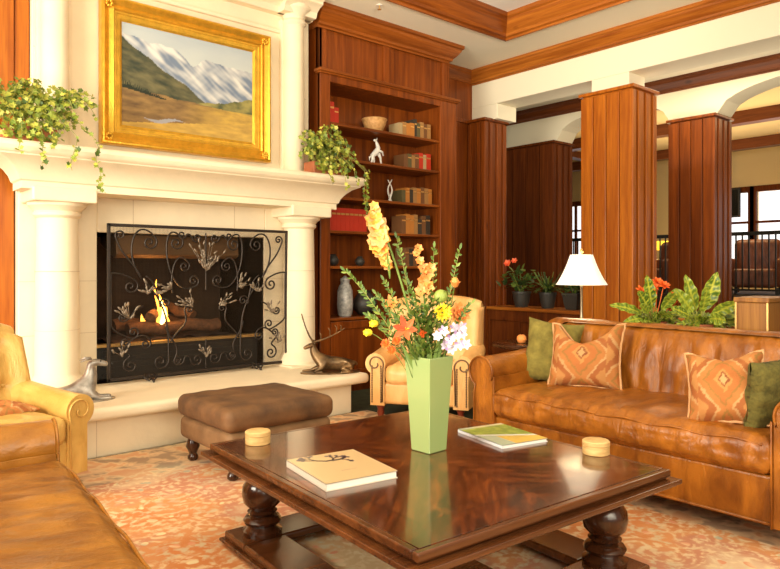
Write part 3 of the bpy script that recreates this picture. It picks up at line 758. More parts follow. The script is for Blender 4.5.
row(3.90, SZ[2], [(.055,.235,RED)]*9, 'long red set on the fourth shelf down', 'red books on the fourth shelf')
row(4.90, SZ[2], [(.06,.20,BRN),(.06,.22,ORG),(.06,.21,ORG),(.055,.22,TAN),(.06,.17,DK),(.06,.21,BRN),(.07,.22,DK)], 'dark mixed row on the fourth shelf down', 'mixed books on the fourth shelf')
row(4.95, SZ[1], [(.06,.20,BRN),(.06,.19,DK),(.06,.21,BRN)], 'short row on the fifth shelf down', 'books on the fifth shelf')
# shelf ornaments
prof = [(.06, 0), (.085, .01), (.12, .09), (.13, .13), (.14, .15), (.135, .155), (.12, .15), (.10, .06), (.02, .03)]
tag(MB().lathe(prof, n=28).build('basket_bowl', M['basket'], smooth=True, auto=50), 'round woven golden bowl on the top shelf', 'bowl', loc=(4.60, 5.58, SZ[5]))
st = thing('animal_figurine', 'silver white figurine of a rearing animal on the second shelf', 'figurine', (4.60, 5.55, SZ[4]))
MB().lathe([(.07, 0), (.07, .012), (.05, .018)], n=20).build('base', M['pew'], st)
b = MB(); b.tube([(-.07,0,.015),(-.05,0,.06),(-.05,0,.10),(0,0,.14),(.03,0,.19),(.01,0,.24),(.0,0,.26)], [.012,.014,.026,.034,.026,.016,.012], 10)
b.tube([(.03,0,.13),(.06,0,.09),(.07,0,.03),(.08,0,.015)], [.022,.014,.010,.010], 8); b.tube([(-.03,.02,.10),(-.01,.02,.05),(-.02,.02,.015)], [.02,.012,.01], 8); b.tube([(.02,-.02,.16),(.07,-.02,.15),(.085,-.02,.11)], [.016,.011,.008], 8)
b.ball((-.012, 0, .268), (.026, .013, .015), 10); b.tube([(.01,0,.275),(.014,0,.30)], [.006,.002], 6); b.tube([(-.06,0,.1),(-.09,0,.08),(-.09,0,.04)], [.007,.009,.003], 6)
b.build('body', M['white'], st, smooth=True)
tw = thing('twisted_figurine', 'slim white twisted figurine on the third shelf', 'figurine', (4.78, 5.53, SZ[3]))
MB().lathe([(.035, 0), (.035, .01), (.02, .02)], n=18).build('base', M['white'], tw)
for ph in (0, pi):
    MB().tube([(.022*cos(ph+t_*5)*(.5+t_), .022*sin(ph+t_*5), .015+t_*.23) for t_ in [i/14 for i in range(15)]], [.012-.006*i/14 for i in range(15)], 8).build('strand', M['white'], tw, smooth=True)
jr = thing('ginger_jar', 'grey and white patterned jar on the lowest open shelf', 'jar', (4.19, 5.56, SZ[0]))
mj = mat('patterned_porcelain', (.62,.60,.55), .3, col2=(.16,.17,.18), vscale=22)
MB().lathe([(.06,0),(.075,.02),(.085,.12),(.08,.26),(.06,.32),(.045,.34),(.05,.37)], n=24).build('body', mj, jr, smooth=True, auto=50)
MB().lathe([(.052,.37),(.05,.39),(.02,.405),(.012,.42)], n=20).build('lid', mj, jr, smooth=True)
for (x, z, s, l) in ((3.98, SZ[3], 1.0, 'dark round pot behind the ivy on the third shelf'), (4.05, SZ[1], .7, 'small dark pot at the left of the fifth shelf'), (4.40, SZ[1], .6, 'small dark pot beside the gladiolus on the fifth shelf'), (4.47, SZ[0], 1.5, 'large black pot on the lowest open shelf')):
    tag(MB().lathe([(.04*s,0),(.08*s,.04*s),(.09*s,.09*s),(.06*s,.14*s),(.04*s,.16*s),(.05*s,.175*s),(.035*s,.17*s)], n=20).build('clay_pot', M['darkpot'], smooth=True, auto=60), l, 'pot', loc=(x, 5.58, z))
# sprinkler above
sp = thing('sprinkler_head', 'small metal sprinkler head on the ceiling before the bookcase', 'sprinkler', (4.17, 4.98, CZ))
MB().lathe([(.03,-.006),(.03,0)], n=16).build('plate', M['white'], sp)
MB().lathe([(.006,-.006),(.006,-.04),(.02,-.041),(.02,-.045)], n=12).build('deflector', M['brass'], sp)
# ================================================================ SOFT FURNITURE
def softbox(mb, x0, x1, y0, y1, z0, z1, r=.05, n=14, puff=(0, 0, 0), disp=None):
    """rounded, puffed box: each face a grid, corners rounded by r; puff bulges (x, y, z) faces"""
    cx, cy, cz = (x0+x1)/2, (y0+y1)/2, (z0+z1)/2; hx, hy, hz = (x1-x0)/2, (y1-y0)/2, (z1-z0)/2
    r = min(r, hx, hy, hz)
    def cnt(h): return max(6, min(60, int(n*h/max(hx, hy, hz))+4))
    def tr(p, h):   # denser near the edges
        return p
    def P(a, b, c):
        q = Vector((a*hx, b*hy, c*hz)); inner = Vector((max(-hx+r, min(hx-r, q.x)), max(-hy+r, min(hy-r, q.y)), max(-hz+r, min(hz-r, q.z))))
        d = q-inner
        if d.length > 1e-9: q = inner+d.normalized()*r
        q.z += puff[2]*c*(1-a*a)*(1-b*b) if abs(c) > 0 else 0
        q.x += puff[0]*a*(1-b*b)*(1-c*c); q.y += puff[1]*b*(1-a*a)*(1-c*c)
        if disp: q += Vector(disp(a, b, c))
        return (cx+q.x, cy+q.y, cz+q.z)
    def w(t, h):
        e = min(.45, r/h); # place extra lines inside the rounded rim
        return t
    def lines(h):
        m = cnt(h); e = min(.9, r/h); rim = [-1, -1+e*.15, -1+e*.4, -1+e*.7]; inn = [-1+e+(2-2*e)*i/m for i in range(m+1)]
        return rim+inn+[-q for q in reversed(rim)]
    X, Y, Z = lines(hx), lines(hy), lines(hz)
    for fixed, A, B, fn in (('z', X, Y, lambda a, b, s: P(a, b, s)), ('y', X, Z, lambda a, b, s: P(a, s, b)), ('x', Y, Z, lambda a, b, s: P(s, a, b))):
        for s in (-1, 1):
            vs = [fn(a, b, s) for b in B for a in A]; k = len(A); fs = []
            for j in range(len(B)-1):
                for i in range(k-1): fs.append((j*k+i, j*k+i+1, (j+1)*k+i+1, (j+1)*k+i))
            mb.add(vs, fs)
    return mb
def sbuild(mb, name, mt, parent): return mb.build(name, mt, parent, smooth=True, merge=True)

def roll_arm_profile(w_=.2, top=.68, base=.10, out=1, rr=.10):
    # cross-section in (x, z); inner face at x=0, outer side grows with 'out'
    c = (out*(w_*.52), top-rr)
    pts = [(out*.0, base), (out*.0, top-rr-.02)]
    n = 20; a0 = 205; a1 = -60
    for i in range(n+1):
        a = radians(a0+(a1-a0)*i/n); pts.append((c[0]+out*rr*cos(a), c[1]+rr*sin(a)))
    pts += [(out*(w_*.80), top-rr-.14), (out*(w_*.80), base)]
    return pts
def make_sofa(name, label, loc, rz, L_, seat_z, lm, seed, arm_top=.685):
    t = thing(name, label, 'sofa', loc, rz)
    D = .95; aw = .20; hi = L_/2-aw
    o = MB().box(-L_/2+.03, L_/2-.03, .015, .88, .10, .325).build('base', lm, t, bevel=.015, seg=3)
    MB().tube([(-L_/2+.03, .012, .115), (L_/2-.03, .012, .115)], .007, 6).build('welt', lm, o, smooth=True)
    def dsp(a, b, c):
        if arm_top < .65 and c > .5: return (0, 0, .016*noise.noise((a*13+b*1.2, b*.8, seed))+.012*abs(noise.noise((a*26, b*1.1, seed+4))))
        n1 = noise.noise((a*7+seed, b*1.6, c)); 
        fr = .014*sin(a*24+5*noise.noise((a*3, b*2, seed)))*max(0, 1-abs(b+1)*1.4) if b < 0 else 0
        return (0, -.028*abs(noise.noise((a*15+seed+c*.8, c*1.0, 3)))*(1-c*c*.6) if b < -.9 else 0, (.010*n1+fr*.25)*(1 if c > 0 else .3))
    sbuild(softbox(MB(), -hi-.005, hi+.005, -.03, .70, .325, seat_z, .055, 54, (0, .02, .028), dsp), 'seat_cushion', lm, t)
    for zz in (seat_z-.028,):
        MB().tube([(-hi+.03+ (2*hi-.06)*i/40, -.028-.012*(1-(i/20-1)**2), zz+.006*sin(i*.9)) for i in range(41)], .006, 6).build('welt', lm, t, smooth=True)
    # back: outer frame with rolled top, cushion with vertical folds
    pr = [(.74, .12), (.70, .55), (.70, .81)]+[(.80+.090*cos(radians(a)), .815+.078*sin(radians(a))) for a in range(190, -61, -14)]+[(.87, .70), (.90, .12)]
    mb = MB(); N = 48; vs = []; fs = []; n = len(pr)
    for i in range(N+1):
        x = -L_/2+.02+(L_-.04)*i/N; k = abs(2*i/N-1); dz = -.05*max(0, (k-.9)/.1)**2
        for (y, z) in pr: vs.append((x, y+.006*noise.noise((x*5, z*3, seed)), z+(dz if z > .6 else 0)+.012*noise.noise((x*4, 0, seed+5))*(z > .75)))
    for i in range(N):
        for j in range(n):
            l = (j+1) % n; fs.append((i*n+j, i*n+l, (i+1)*n+l, (i+1)*n+j))
    fs.append(tuple(range(n-1, -1, -1))); fs.append(tuple(range(N*n, N*n+n)))
    mb.add(vs, fs).build('backrest', lm, t, smooth=True, auto=60)
    def dsb(a, b, c):
        if b > 0: return (0, 0, 0)
        f = abs(noise.noise((a*13+seed, c*.7, 7)))*1.2+.6*abs(noise.noise((a*27, c*1.1+seed, 9)))
        return (0, .055*f*(1-.5*abs(c))+.10*(c+1)/2, -.012*abs(noise.noise((a*9, seed, 2))))
    sbuild(softbox(MB(), -hi, hi, .56, .80, seat_z-.06, .875, .055, 84, (0, .03, 0), dsb), 'back_cushion', lm, t)
    for s in (-1, 1):
        pf = [(s*hi+q[0], q[1]) for q in roll_arm_profile(aw, arm_top, .10, s, .095)]
        # extruded arm with a slight bow
        N = 14; vs = []; fs = []; n = len(pf)
        for i in range(N+1):
            y = -.0+.86*i/N
            for (x, z) in pf: vs.append((x, y, z+(.05*(i/N)**2 if z > .3 else 0)+.006*noise.noise((x*9, y*9, seed))))
        for i in range(N):
            for j in range(n): l = (j+1) % n; fs.append((i*n+j, i*n+l, (i+1)*n+l, (i+1)*n+j))
        fs.append(tuple(range(n-1, -1, -1))); fs.append(tuple(range(N*n, N*n+n)))
        a = MB().add(vs, fs).build('arm', lm, t, smooth=True, auto=45, bevel=.012)
        pts = [(x, -.006, z) for (x, z) in pf]
        MB().tube(pts, .006, 6).build('welt', lm, a, smooth=True)
    for sx in (-1, 1):
        for y in (.07, .85): MB().lathe([(.022, 0), (.026, .02), (.034, .07), (.036, .101)], (sx*(L_/2-.09), y, .0), 16).build('foot', M['mahog'], t, smooth=True, auto=40)
    return t
make_sofa('leather_sofa', 'cognac leather sofa with wrinkled back and patterned pillows by the columns', (3.17, 1.905, .012), -pi/2, 1.97, .50, M['lea'], 3.0)
make_sofa('leather_sofa', 'tan leather sofa at the lower left corner facing the coffee table', (.635, 1.82, .012), radians(84.5), 2.50, .485, M['lea2'], 11.0, .62)

# ---------------------------------------------------------------- pillows
def ikat(u, v):
    # ogee diamonds in orange, cream and brown
    w1 = u*1.5+.75; a = w1 % 1; b = (v*1.35+.825+(.5 if int(w1) % 2 == 0 else 0)) % 1
    a = abs(a-.5)*2; b = abs(b-.5)*2; d = a*.9+b*.75+.05*noise.noise((u*20, v*20, 1))
    k = noise.noise((u*14, v*14, 4))*.12; d += k*.4
    if d < .14: c = (.85,.70,.42)
    elif d < .22: c = (.32,.07,.02)
    elif d < .34: c = (.80,.50,.20)
    elif d < .62: c = (.70,.27,.08)
    elif d < .72: c = (.42,.28,.07)
    elif d < .95: c = (.72,.33,.11)
    elif d < 1.05: c = (.85,.64,.38)
    elif d < 1.3: c = (.50,.17,.05)
    else: c = (.74,.42,.17)
    c = lerp(c, (.60,.30,.10), .25+k); return (c[0]*.66, c[1]*.52, c[2]*.36)
def pillow(name, label, w_, h, th, mt, loc, rot, chop=0, colf=None, grp=None, seed=0, fringe=False):
    t = thing(name, label, 'pillow', loc, 0, grp); t.rotation_euler = rot
    mb = MB(); n = 64 if colf else 30
    def mk(s):
        def fn(u, v):
            a, b = 2*u-1, 2*v-1
            e = (1-abs(a)**3.5)*(1-abs(b)**3.5); y = s*th*.5*max(0, e)**.55
            pinch = 1-.10*(1-abs(a)**2)*(abs(b)**4); pz = 1-.10*(1-abs(b)**2)*(abs(a)**4)
            x = a*w_/2*pz; z = b*h/2*pinch
            if chop: 
                q = max(0, 1-abs(a)*1.25)*max(0, b)**2; z -= chop*q; y *= 1-.4*q
            y += .012*noise.noise((a*3+seed, b*3, s))
            return (x+.008*noise.noise((b*3, a, seed)), y, z+h/2)
        mb.grid(fn, n, n, colf=colf)
    mk(-1); mk(1)
    o = mb.build('cover', mt, t, smooth=True, merge=True)
    if fringe:
        pts = []
        for i in range(0, 81):
            k = i/20; j = int(min(3, k)); f_ = k-j
            a, b = [(-1+2*f_, -1), (1, -1+2*f_), (1-2*f_, 1), (-1, 1-2*f_)][j]
            pinch = 1-.10*(1-abs(a)**2)*(abs(b)**4); pz = 1-.10*(1-abs(b)**2)*(abs(a)**4)
            z = b*h/2*pinch
            if chop: z -= chop*max(0, 1-abs(a)*1.25)*max(0, b)**2
            pts.append((a*w_/2*pz*1.01, .004*sin(i*2), z*1.01+h/2))
        MB().tube(pts, .008, 6).build('trim_cord', mat('fringe', (.66,.36,.16), .9, bump=.5, bscale=200), t, smooth=True)
    return t
B90 = -pi/2
pillow('throw_pillow', 'green velvet pillow in the left corner of the cognac sofa', .36, .42, .17, M['velvet'], (3.60, 2.61, .50), (radians(-14), radians(7), B90+radians(30)), seed=3)
pillow('throw_pillow', 'orange patterned pillow with dented top against the green velvet pillow', .45, .41, .19, M['ikat'], (3.55, 2.31, .515), (radians(-20), radians(-2), B90+radians(16)), chop=.19, colf=ikat, seed=5, fringe=True)
pillow('throw_pillow', 'orange patterned pillow near the right arm of the cognac sofa', .35, .38, .20, M['ikat'], (3.27, 1.345, .51), (radians(-33), radians(-6), B90+radians(20)), chop=.05, colf=ikat, seed=8, fringe=True)
pillow('throw_pillow', 'dark green velvet pillow cut by the right edge, on the cognac sofa', .36, .34, .13, M['velvet2'], (3.43, 1.215, .50), (radians(-10), radians(4), radians(-20)+pi), seed=9)
pillow('throw_pillow', 'patterned pillow lying at the near end of the tan sofa', .44, .42, .14, M['ikat'], (.17, 1.80, .50), (radians(-25), 0, radians(84)-radians(15)), colf=ikat, seed=12)
pillow('throw_pillow', 'patterned pillow against the back of the tan sofa by its far arm', .42, .42, .14, M['ikat'], (.17, 2.42, .50), (radians(-20), 0, radians(84)), colf=ikat, seed=14)

# ---------------------------------------------------------------- armchairs
def make_armchair(name, label, loc, rz, lm, W=.84, back_h=.97, arm_z=.57, tuft=True, nails=True, Dp=.74):
    t = thing(name, label, 'armchair', loc, rz); hw = W/2; hd = Dp/2; aw = .15; hi = hw-aw
    sbuild(softbox(MB(), -hi-.02, hi+.02, -hd+.01, hd-.06, .15, .33, .03, 16), 'base', lm, t)
    sbuild(softbox(MB(), -hi, hi, -hd-.02, hd-.2, .31, .46, .05, 24, (0, .02, .03), lambda a, b, c: (0, 0, .006*noise.noise((a*4, b*4, 1)))), 'seat_cushion', lm, t)
    # back, curved at the top and bulging; tufted with button hollows
    bw = hw-.03
    btn = [(-.2, .58), (.0, .58), (.2, .58), (-.1, .70), (.1, .70), (-.2, .82), (0, .82), (.2, .82)] if tuft else []
    def front(u, v):
        x = (2*u-1)*bw; z = .38+(back_h-.38)*v
        q = abs(2*u-1); top = -.05*q**3; k = (1-q**6)*(1-(2*v-1)**8 if v > .5 else 1)
        y = hd-.20+.12*v-.07*max(0, k)**.5
        for (bx, bz) in btn:
            d = math.hypot(x-bx*1.1, z-bz); y += .035*math.exp(-(d/.035)**2)
        if q > .7: y -= .10*((q-.7)/.3)*(1-v*.3)*(v < .98)
        return (x, y, z+top*v)
    def back(u, v):
        x = (2*u-1)*bw; z = .16+(back_h-.16)*v; q = abs(2*u-1)
        return (x, hd-.03+.08*v, z-.05*q**3*v)
    mb = MB().grid(front, 36, 30); mb.grid(back, 36, 30)
    f0 = [front(i/36, 1) for i in range(37)]; b0 = [back(i/36, 1) for i in range(37)]
    # rolled top
    vs = []; fs = []; K = 8
    for i in range(37):
        a, b = Vector(f0[i]), Vector(b0[i]); m_ = (a+b)/2; r = (b-a).length/2
        for k in range(K+1):
            th = pi*k/K; d = (a-m_)*cos(th); vs.append((m_.x, m_.y+d.y, m_.z+d.z+r*.75*sin(th)))
    for i in range(36):
        for k in range(K): fs.append((i*(K+1)+k, (i+1)*(K+1)+k, (i+1)*(K+1)+k+1, i*(K+1)+k+1))
    mb.add(vs, fs)
    for e in (0, 1):
        A = [front(e, j/30) for j in range(31)]; Bk = [back(e, j/30) for j in range(31)]
        vs = []; fs = []
        for j in range(31):
            a, b = Vector(A[j]), Vector(Bk[j])
            for k in range(5):
                p = a.lerp(b, k/4); p.x += (1 if e else -1)*.025*sin(pi*k/4); vs.append(p)
        for j in range(30):
            for k in range(4): fs.append((j*5+k, j*5+k+1, (j+1)*5+k+1, (j+1)*5+k))
        mb.add(vs, fs)
    bk_ = mb.build('backrest', lm, t, smooth=True, merge=True)
    for (bx, bz) in btn:
        x = bx*1.1; u = (x/bw+1)/2; v = (bz-.38)/(back_h-.38); p = front(u, v)
        MB().ball((p[0], p[1]-.006, p[2]), (.013, .008, .013), 8).build('button', lm, bk_, smooth=True)
    for s in (-1, 1):
        pf = [(s*hi+q[0], q[1]) for q in roll_arm_profile(aw, arm_z+.03, .14, s, .085)]
        N = 14; vs = []; fs = []; n = len(pf)
        for i in range(N+1):
            y = -hd+.0+(Dp-.1)*i/N
            for (x, z) in pf: vs.append((x+s*.015*sin(pi*i/N), y, z+(.06*(i/N)**2 if z > .3 else 0)))
        for i in range(N):
            for j in range(n): l = (j+1) % n; fs.append((i*n+j, i*n+l, (i+1)*n+l, (i+1)*n+j))
        fs.append(tuple(range(n-1, -1, -1))); fs.append(tuple(range(N*n, N*n+n)))
        a = MB().add(vs, fs).build('arm', lm, t, smooth=True, auto=45, bevel=.012)
        # front scroll panel: spiral welt and a line of nail heads
        cx_, cz_ = s*hi+s*aw*.52, arm_z+.03-.085
        sp = []
        for i in range(40):
            th = i/39*3.6*pi/1.6; r = .072*(1-i/39*.75); sp.append((cx_+s*r*cos(pi*1.15-th), -hd-.004, cz_+r*sin(pi*1.15-th)))
        MB().tube([(s*hi+s*.018, -hd-.004, .17)]+sp, .006, 6).build('scroll_welt', M['nail'] if nails else lm, a, smooth=True)
        if nails:
            for xo in (aw*.70, .030):
                nb = MB()
                for i in range(16): nb.ball((s*hi+s*xo, -hd-.003, .17+i*.019), (.0065, .004, .0105), 6)
                nb.build('nailhead_trim', M['nail'], a, smooth=True)
    for sx in (-1, 1):
        MB().lathe([(.014, 0), (.028, .012), (.022, .04), (.030, .07), (.024, .10), (.036, .13), (.038, .155)], (sx*(hw-.10), -hd+.06, 0), 16).build('front_leg', M['mahog'], t, smooth=True, auto=50)
        MB().tube([(sx*(hw-.10), hd+.02, 0), (sx*(hw-.10), hd-.04, .09), (sx*(hw-.1), hd-.06, .17)], [.016, .02, .026], 8).build('rear_leg', M['mahog'], t, smooth=True)
    return t
make_armchair('leather_armchair', 'butterscotch leather armchair behind the green vase with nailhead scroll arms', (3.96, 4.08, 0), radians(-57), M['peach'], W=.86, back_h=.96, arm_z=.53)
make_armchair('leather_armchair', 'mustard tufted leather armchair at the left edge before the hearth', (.67, 4.03, .012), radians(21), M['must'], W=.78, back_h=.90, arm_z=.53, nails=False, Dp=.72)
pillow('throw_pillow', 'patterned pillow on the seat of the mustard armchair', .34, .34, .09, M['ikat'], (.78, 3.86, .495), (radians(-90), 0, radians(24)), colf=ikat, seed=22)

# ---------------------------------------------------------------- ottoman
ot = thing('ottoman', 'brown suede ottoman with cushion top between hearth and coffee table', 'ottoman', (2.165, 3.83, .012))
sbuild(softbox(MB(), -.365, .365, -.34, .34, .145, .29, .04, 20, (.008, .008, 0)), 'body', M['suede2'], ot)
sbuild(softbox(MB(), -.38, .38, -.355, .355, .285, .425, .05, 26, (.008, .008, .010), lambda a, b, c: (0, 0, .006*noise.noise((a*3, b*3, 1)))), 'cushion', M['suede'], ot)
for sx in (-1, 1):
    for sy in (-1, 1):
        MB().lathe([(.022, 0), (.034, .012), (.034, .03), (.024, .045), (.032, .065), (.044, .09), (.04, .12), (.03, .15)], (sx*.30, sy*.27, 0), 18).build('foot', M['wood_leg'], ot, smooth=True, auto=50)

# ================================================================ COFFEE TABLE
TR = radians(-3.6); TC = (1.955, 2.04); hw, hd = .645, .735
ct = thing('coffee_table', 'large square dark wood coffee table with turned legs and inlaid top', 'coffee table', (TC[0], TC[1], .012), TR)
Z = .448
MB().box(-hw+.03, hw-.03, -hd+.03, hd-.03, Z-.028, Z).build('table_top', M['veneer'], ct, bevel=.001)
r_ = MB(); r_.box(-hw, hw, -hd, -hd+.03, Z-.028, Z).box(-hw, hw, hd-.03, hd, Z-.028, Z).box(-hw, -hw+.03, -hd+.03, hd-.03, Z-.028, Z).box(hw-.03, hw, -hd+.03, hd-.03, Z-.028, Z)
r_.build('rim', M['wood_tab'], ct, bevel=.007, seg=3)
e = MB()
for (o_, z0, z1) in ((-.012, Z-.036, Z-.028), (.030, Z-.054, Z-.036), (.016, Z-.064, Z-.054), (-.04, Z-.078, Z-.064)):
    a, b = hw+o_, hd+o_
    e.box(-a, a, -b, -b+.12, z0, z1).box(-a, a, b-.12, b, z0, z1).box(-a, -a+.12, -b+.12, b-.12, z0, z1).box(a-.12, a, -b+.12, b-.12, z0, z1)
e.build('edge_moulding', M['wood_tab'], ct, bevel=.006, seg=3)
ap = MB(); a, b = hw-.16, hd-.16
ap.box(-a, a, -b, -b+.03, Z-.095, Z-.04).box(-a, a, b-.03, b, Z-.095, Z-.04).box(-a, -a+.03, -b+.03, b-.03, Z-.095, Z-.04).box(a-.03, a, -b+.03, b-.03, Z-.095, Z-.04)
ap.build('apron', M['wood_leg'], ct)
lp = [(.070,.06),(.086,.066),(.088,.085),(.070,.095),(.062,.105),(.078,.115),(.084,.128),(.074,.142),(.050,.150),(.056,.158),(.066,.165),(.052,.173),(.060,.182),(.082,.205),(.090,.24),(.086,.275),(.066,.305),(.052,.318),(.062,.326),(.070,.338),(.060,.350),(.060,.372)]
for sx in (-1, 1):
    for sy in (-1, 1):
        l = MB().lathe(lp, (sx*.475, sy*.55, 0), 28).build('leg', M['wood_leg'], ct, smooth=True, auto=50)
        MB().lathe([(.03,0),(.04,.005),(.045,.015),(.04,.03)], (sx*.49, sy*.565, 0), 20).build('bun_foot', M['wood_leg'], l, smooth=True, auto=50)
pf = MB(); a, b = .60, .675; bw_ = .20
pf.box(-a, a, -b, -b+bw_, .03, .065).box(-a, a, b-bw_, b, .03, .065).box(-a, -a+bw_, -b+bw_, b-bw_, .03, .065).box(a-bw_, a, -b+bw_, b-bw_, .03, .065).box(-.09, .09, -b+bw_, b-bw_, .032, .063)
pf.build('platform', M['wood_tab'], ct, bevel=.010, seg=3)
e = MB()
for (o_, z0, z1) in ((.018, .018, .032), (.0, .006, .018)):
    a2, b2 = a+o_, b+o_; e.box(-a2, a2, -b2, -b2+.05, z0, z1).box(-a2, a2, b2-.05, b2, z0, z1).box(-a2, -a2+.05, -b2+.05, b2-.05, z0, z1).box(a2-.05, a2, -b2+.05, b2-.05, z0, z1)
e.build('platform_moulding', M['wood_tab'], ct, bevel=.005)
TZ = .012+Z
def flatbook(name, label, loc, rz, w_, d, h, colf, spine_col):
    t = thing(name, label, 'book', loc, rz)
    MB().box(-w_/2+.004, w_/2-.004, -d/2+.004, d/2-.004, .003, h-.003).build('pages', M['paper'], t)
    mb = MB().grid(lambda u, v: (-w_/2+w_*u, -d/2+d*v, h), 90, 90, colf=colf)
    mb.grid(lambda u, v: (-w_/2+w_*u, -d/2+d*v, h-.0025), 1, 1, colf=lambda u, v: spine_col)
    n0 = len(mb.v); mb.box(-w_/2, w_/2, -d/2, d/2, 0, .0025); mb.box(-w_/2, -w_/2+.003, -d/2, d/2, 0, h-.0025)
    for i in range(n0, len(mb.c)): mb.c[i] = spine_col
    mb.build('cover', M['cover'], t); return t
# blossom branch: precomputed strokes
random.seed(5)
STR = []
def br(p, a, l, w_, dep):
    q = (p[0]+cos(a)*l, p[1]+sin(a)*l); STR.append((p, q, w_))
    if dep:
        for k in range(2): br(q, a+random.uniform(-.9, .9), l*.75, w_*.7, dep-1)
br((.42, .72), -.1, .13, .018, 3); br((.42, .72), 2.6, .13, .016, 3); br((.50, .70), .9, .10, .012, 2)
DOT = [(s[1][0], s[1][1]) for s in STR if s[2] < .010]
def segd(p, a, b):
    ax, ay = b[0]-a[0], b[1]-a[1]; t = max(0, min(1, ((p[0]-a[0])*ax+(p[1]-a[1])*ay)/(ax*ax+ay*ay))); return math.hypot(p[0]-a[0]-ax*t, p[1]-a[1]-ay*t)
def cov1(u, v):
    c_ = (.66,.47,.24)
    if u < .02 or u > .985: return (.70,.52,.3)
    for a, b, w_ in STR:
        if segd((u, v), a, b) < w_*1.25: return (.04,.03,.03)
    for d in DOT:
        if math.hypot(u-d[0], v-d[1]) < .028: return (.12,.08,.10)
    if .30 < v < .33 and .40 < u < .62 and int(u*90) % 3: return (.45,.28,.18)
    return c_
def cov2(u, v):
    if v > .62-.35*u and v < .92: return lerp((.16,.26,.05), (.55,.62,.12), .5+fbm(u*7, v*7, 3))
    if v < .38-.3*(u-.4) and u > .3: return lerp((.85,.60,.10), (.80,.50,.15), .5+fbm(u*5, v*5, 7))
    if abs(v-(.62-.35*u)) < .06: return (.85,.84,.78)
    if u < .3: return (.50,.56,.40)
    return lerp((.55,.50,.22), (.85,.80,.55), .5+fbm(u*4, v*4, 9))
flatbook('coffee_table_book', 'tan book with dark branch picture, lying left of the green vase', (1.55, 2.085, TZ), radians(-9), .30, .35, .028, cov1, (.72,.66,.55))
flatbook('coffee_table_book', 'magazine with green and yellow cover, lying right of the green vase', (2.445, 2.03, TZ), radians(-12), .26, .34, .016, cov2, (.75,.77,.80))
for (x, y, l) in ((1.525, 2.675, 'round pale bamboo box at the left corner of the coffee table'), (2.53, 1.585, 'round pale bamboo box near the right corner of the coffee table')):
    t = thing('bamboo_box', l, 'box', (x, y, TZ))
    MB().lathe([(.053, 0), (.056, .003), (.056, .036), (.053, .038)], n=32).build('body', M['bamboo'], t, smooth=True, auto=40)
    MB().lathe([(.0535, .038), (.057, .040), (.057, .054), (.053, .058), (.02, .059)], n=32).build('lid', M['bamboo'], t, smooth=True, auto=40)

# ---------------------------------------------------------------- vase and bouquet
VX, VY = 2.03, 2.09
vz = thing('vase', 'tall square tapered celadon green vase full of flowers', 'vase', (VX, VY, TZ), radians(3))
mb = MB(); rings = [(.050, 0), (.054, .004), (.061, .15), (.069, .30), (.0755, .405), (.074, .41), (.070, .408), (.06, .30), (.05, .05), (.04, .02)]
vs = []; fs = []
for (r, z) in rings: vs += [(-r, -r, z), (r, -r, z), (r, r, z), (-r, r, z)]
for i in range(len(rings)-1):
    for k in range(4): l = (k+1) % 4; fs.append((i*4+k, i*4+l, (i+1)*4+l, (i+1)*4+k))
fs += [(3, 2, 1, 0), tuple(range(len(vs)-4, len(vs)))]
mb.add(vs, fs).build('body', M['vase'], vz, bevel=.004, seg=3)
random.seed(11)
RZ = math.atan2(-0.654, 0.7565)
MOUTH = TZ+.40
def pt_(u, v, dy=0): # bouquet coordinates: x right, z up from the mouth, metres
    return Vector(((u-430)/236, dy, (360-v)/236+.005))
def flower(name, label, cat='flower', grp=None): return thing(name, label, cat, (VX, VY, MOUTH), RZ, grp)
def curve3(a, b, c, n=14): return [a*(1-t)**2+b*2*t*(1-t)+c*t*t for t in [i/n for i in range(n+1)]]
def leaf(mb, p, d, up, L_, W_, cup=.15, n=5, colf=None, droop=.0):
    """flat bent blade from p along d"""
    d = Vector(d).normalized(); s = d.cross(Vector(up))
    if s.length < 1e-4: s = d.orthogonal()
    s.normalize(); nrm = s.cross(d)
    vs = []; cs = []
    for i in range(n+1):
        t = i/n; wd = W_*.5*math.sin(pi*min(1, t*.93+.07))**.8*(1 if t < .98 else .1)
        c = Vector(p)+d*L_*t-Vector((0, 0, 1))*droop*L_*t*t
        for k in (-1, 0, 1):
            vs.append(c+s*wd*k+nrm*cup*wd*abs(k)); cs.append(colf(t, k) if colf else (1, 1, 1))
    fs = []
    for i in range(n):
        for k in range(2): a = i*3+k; fs.append((a, a+1, a+4, a+3))
    n0 = len(mb.v); mb.add(vs, fs); mb.c[n0:] = cs
def rosette(mb, c, axis, r, n, L_, W_, tilt=.5, cup=.3):
    axis = Vector(axis).normalized(); a = axis.orthogonal().normalized(); b = axis.cross(a)
    for k in range(n):
        th = 2*pi*k/n+random.uniform(-.1, .1); rad = a*cos(th)+b*sin(th); d = rad+axis*tilt
        leaf(mb, Vector(c)+rad*r, d, axis, L_*random.uniform(.9, 1.1), W_, cup)
def root(): return Vector((random.uniform(-.03, .03), random.uniform(-.03, .03), -.25))
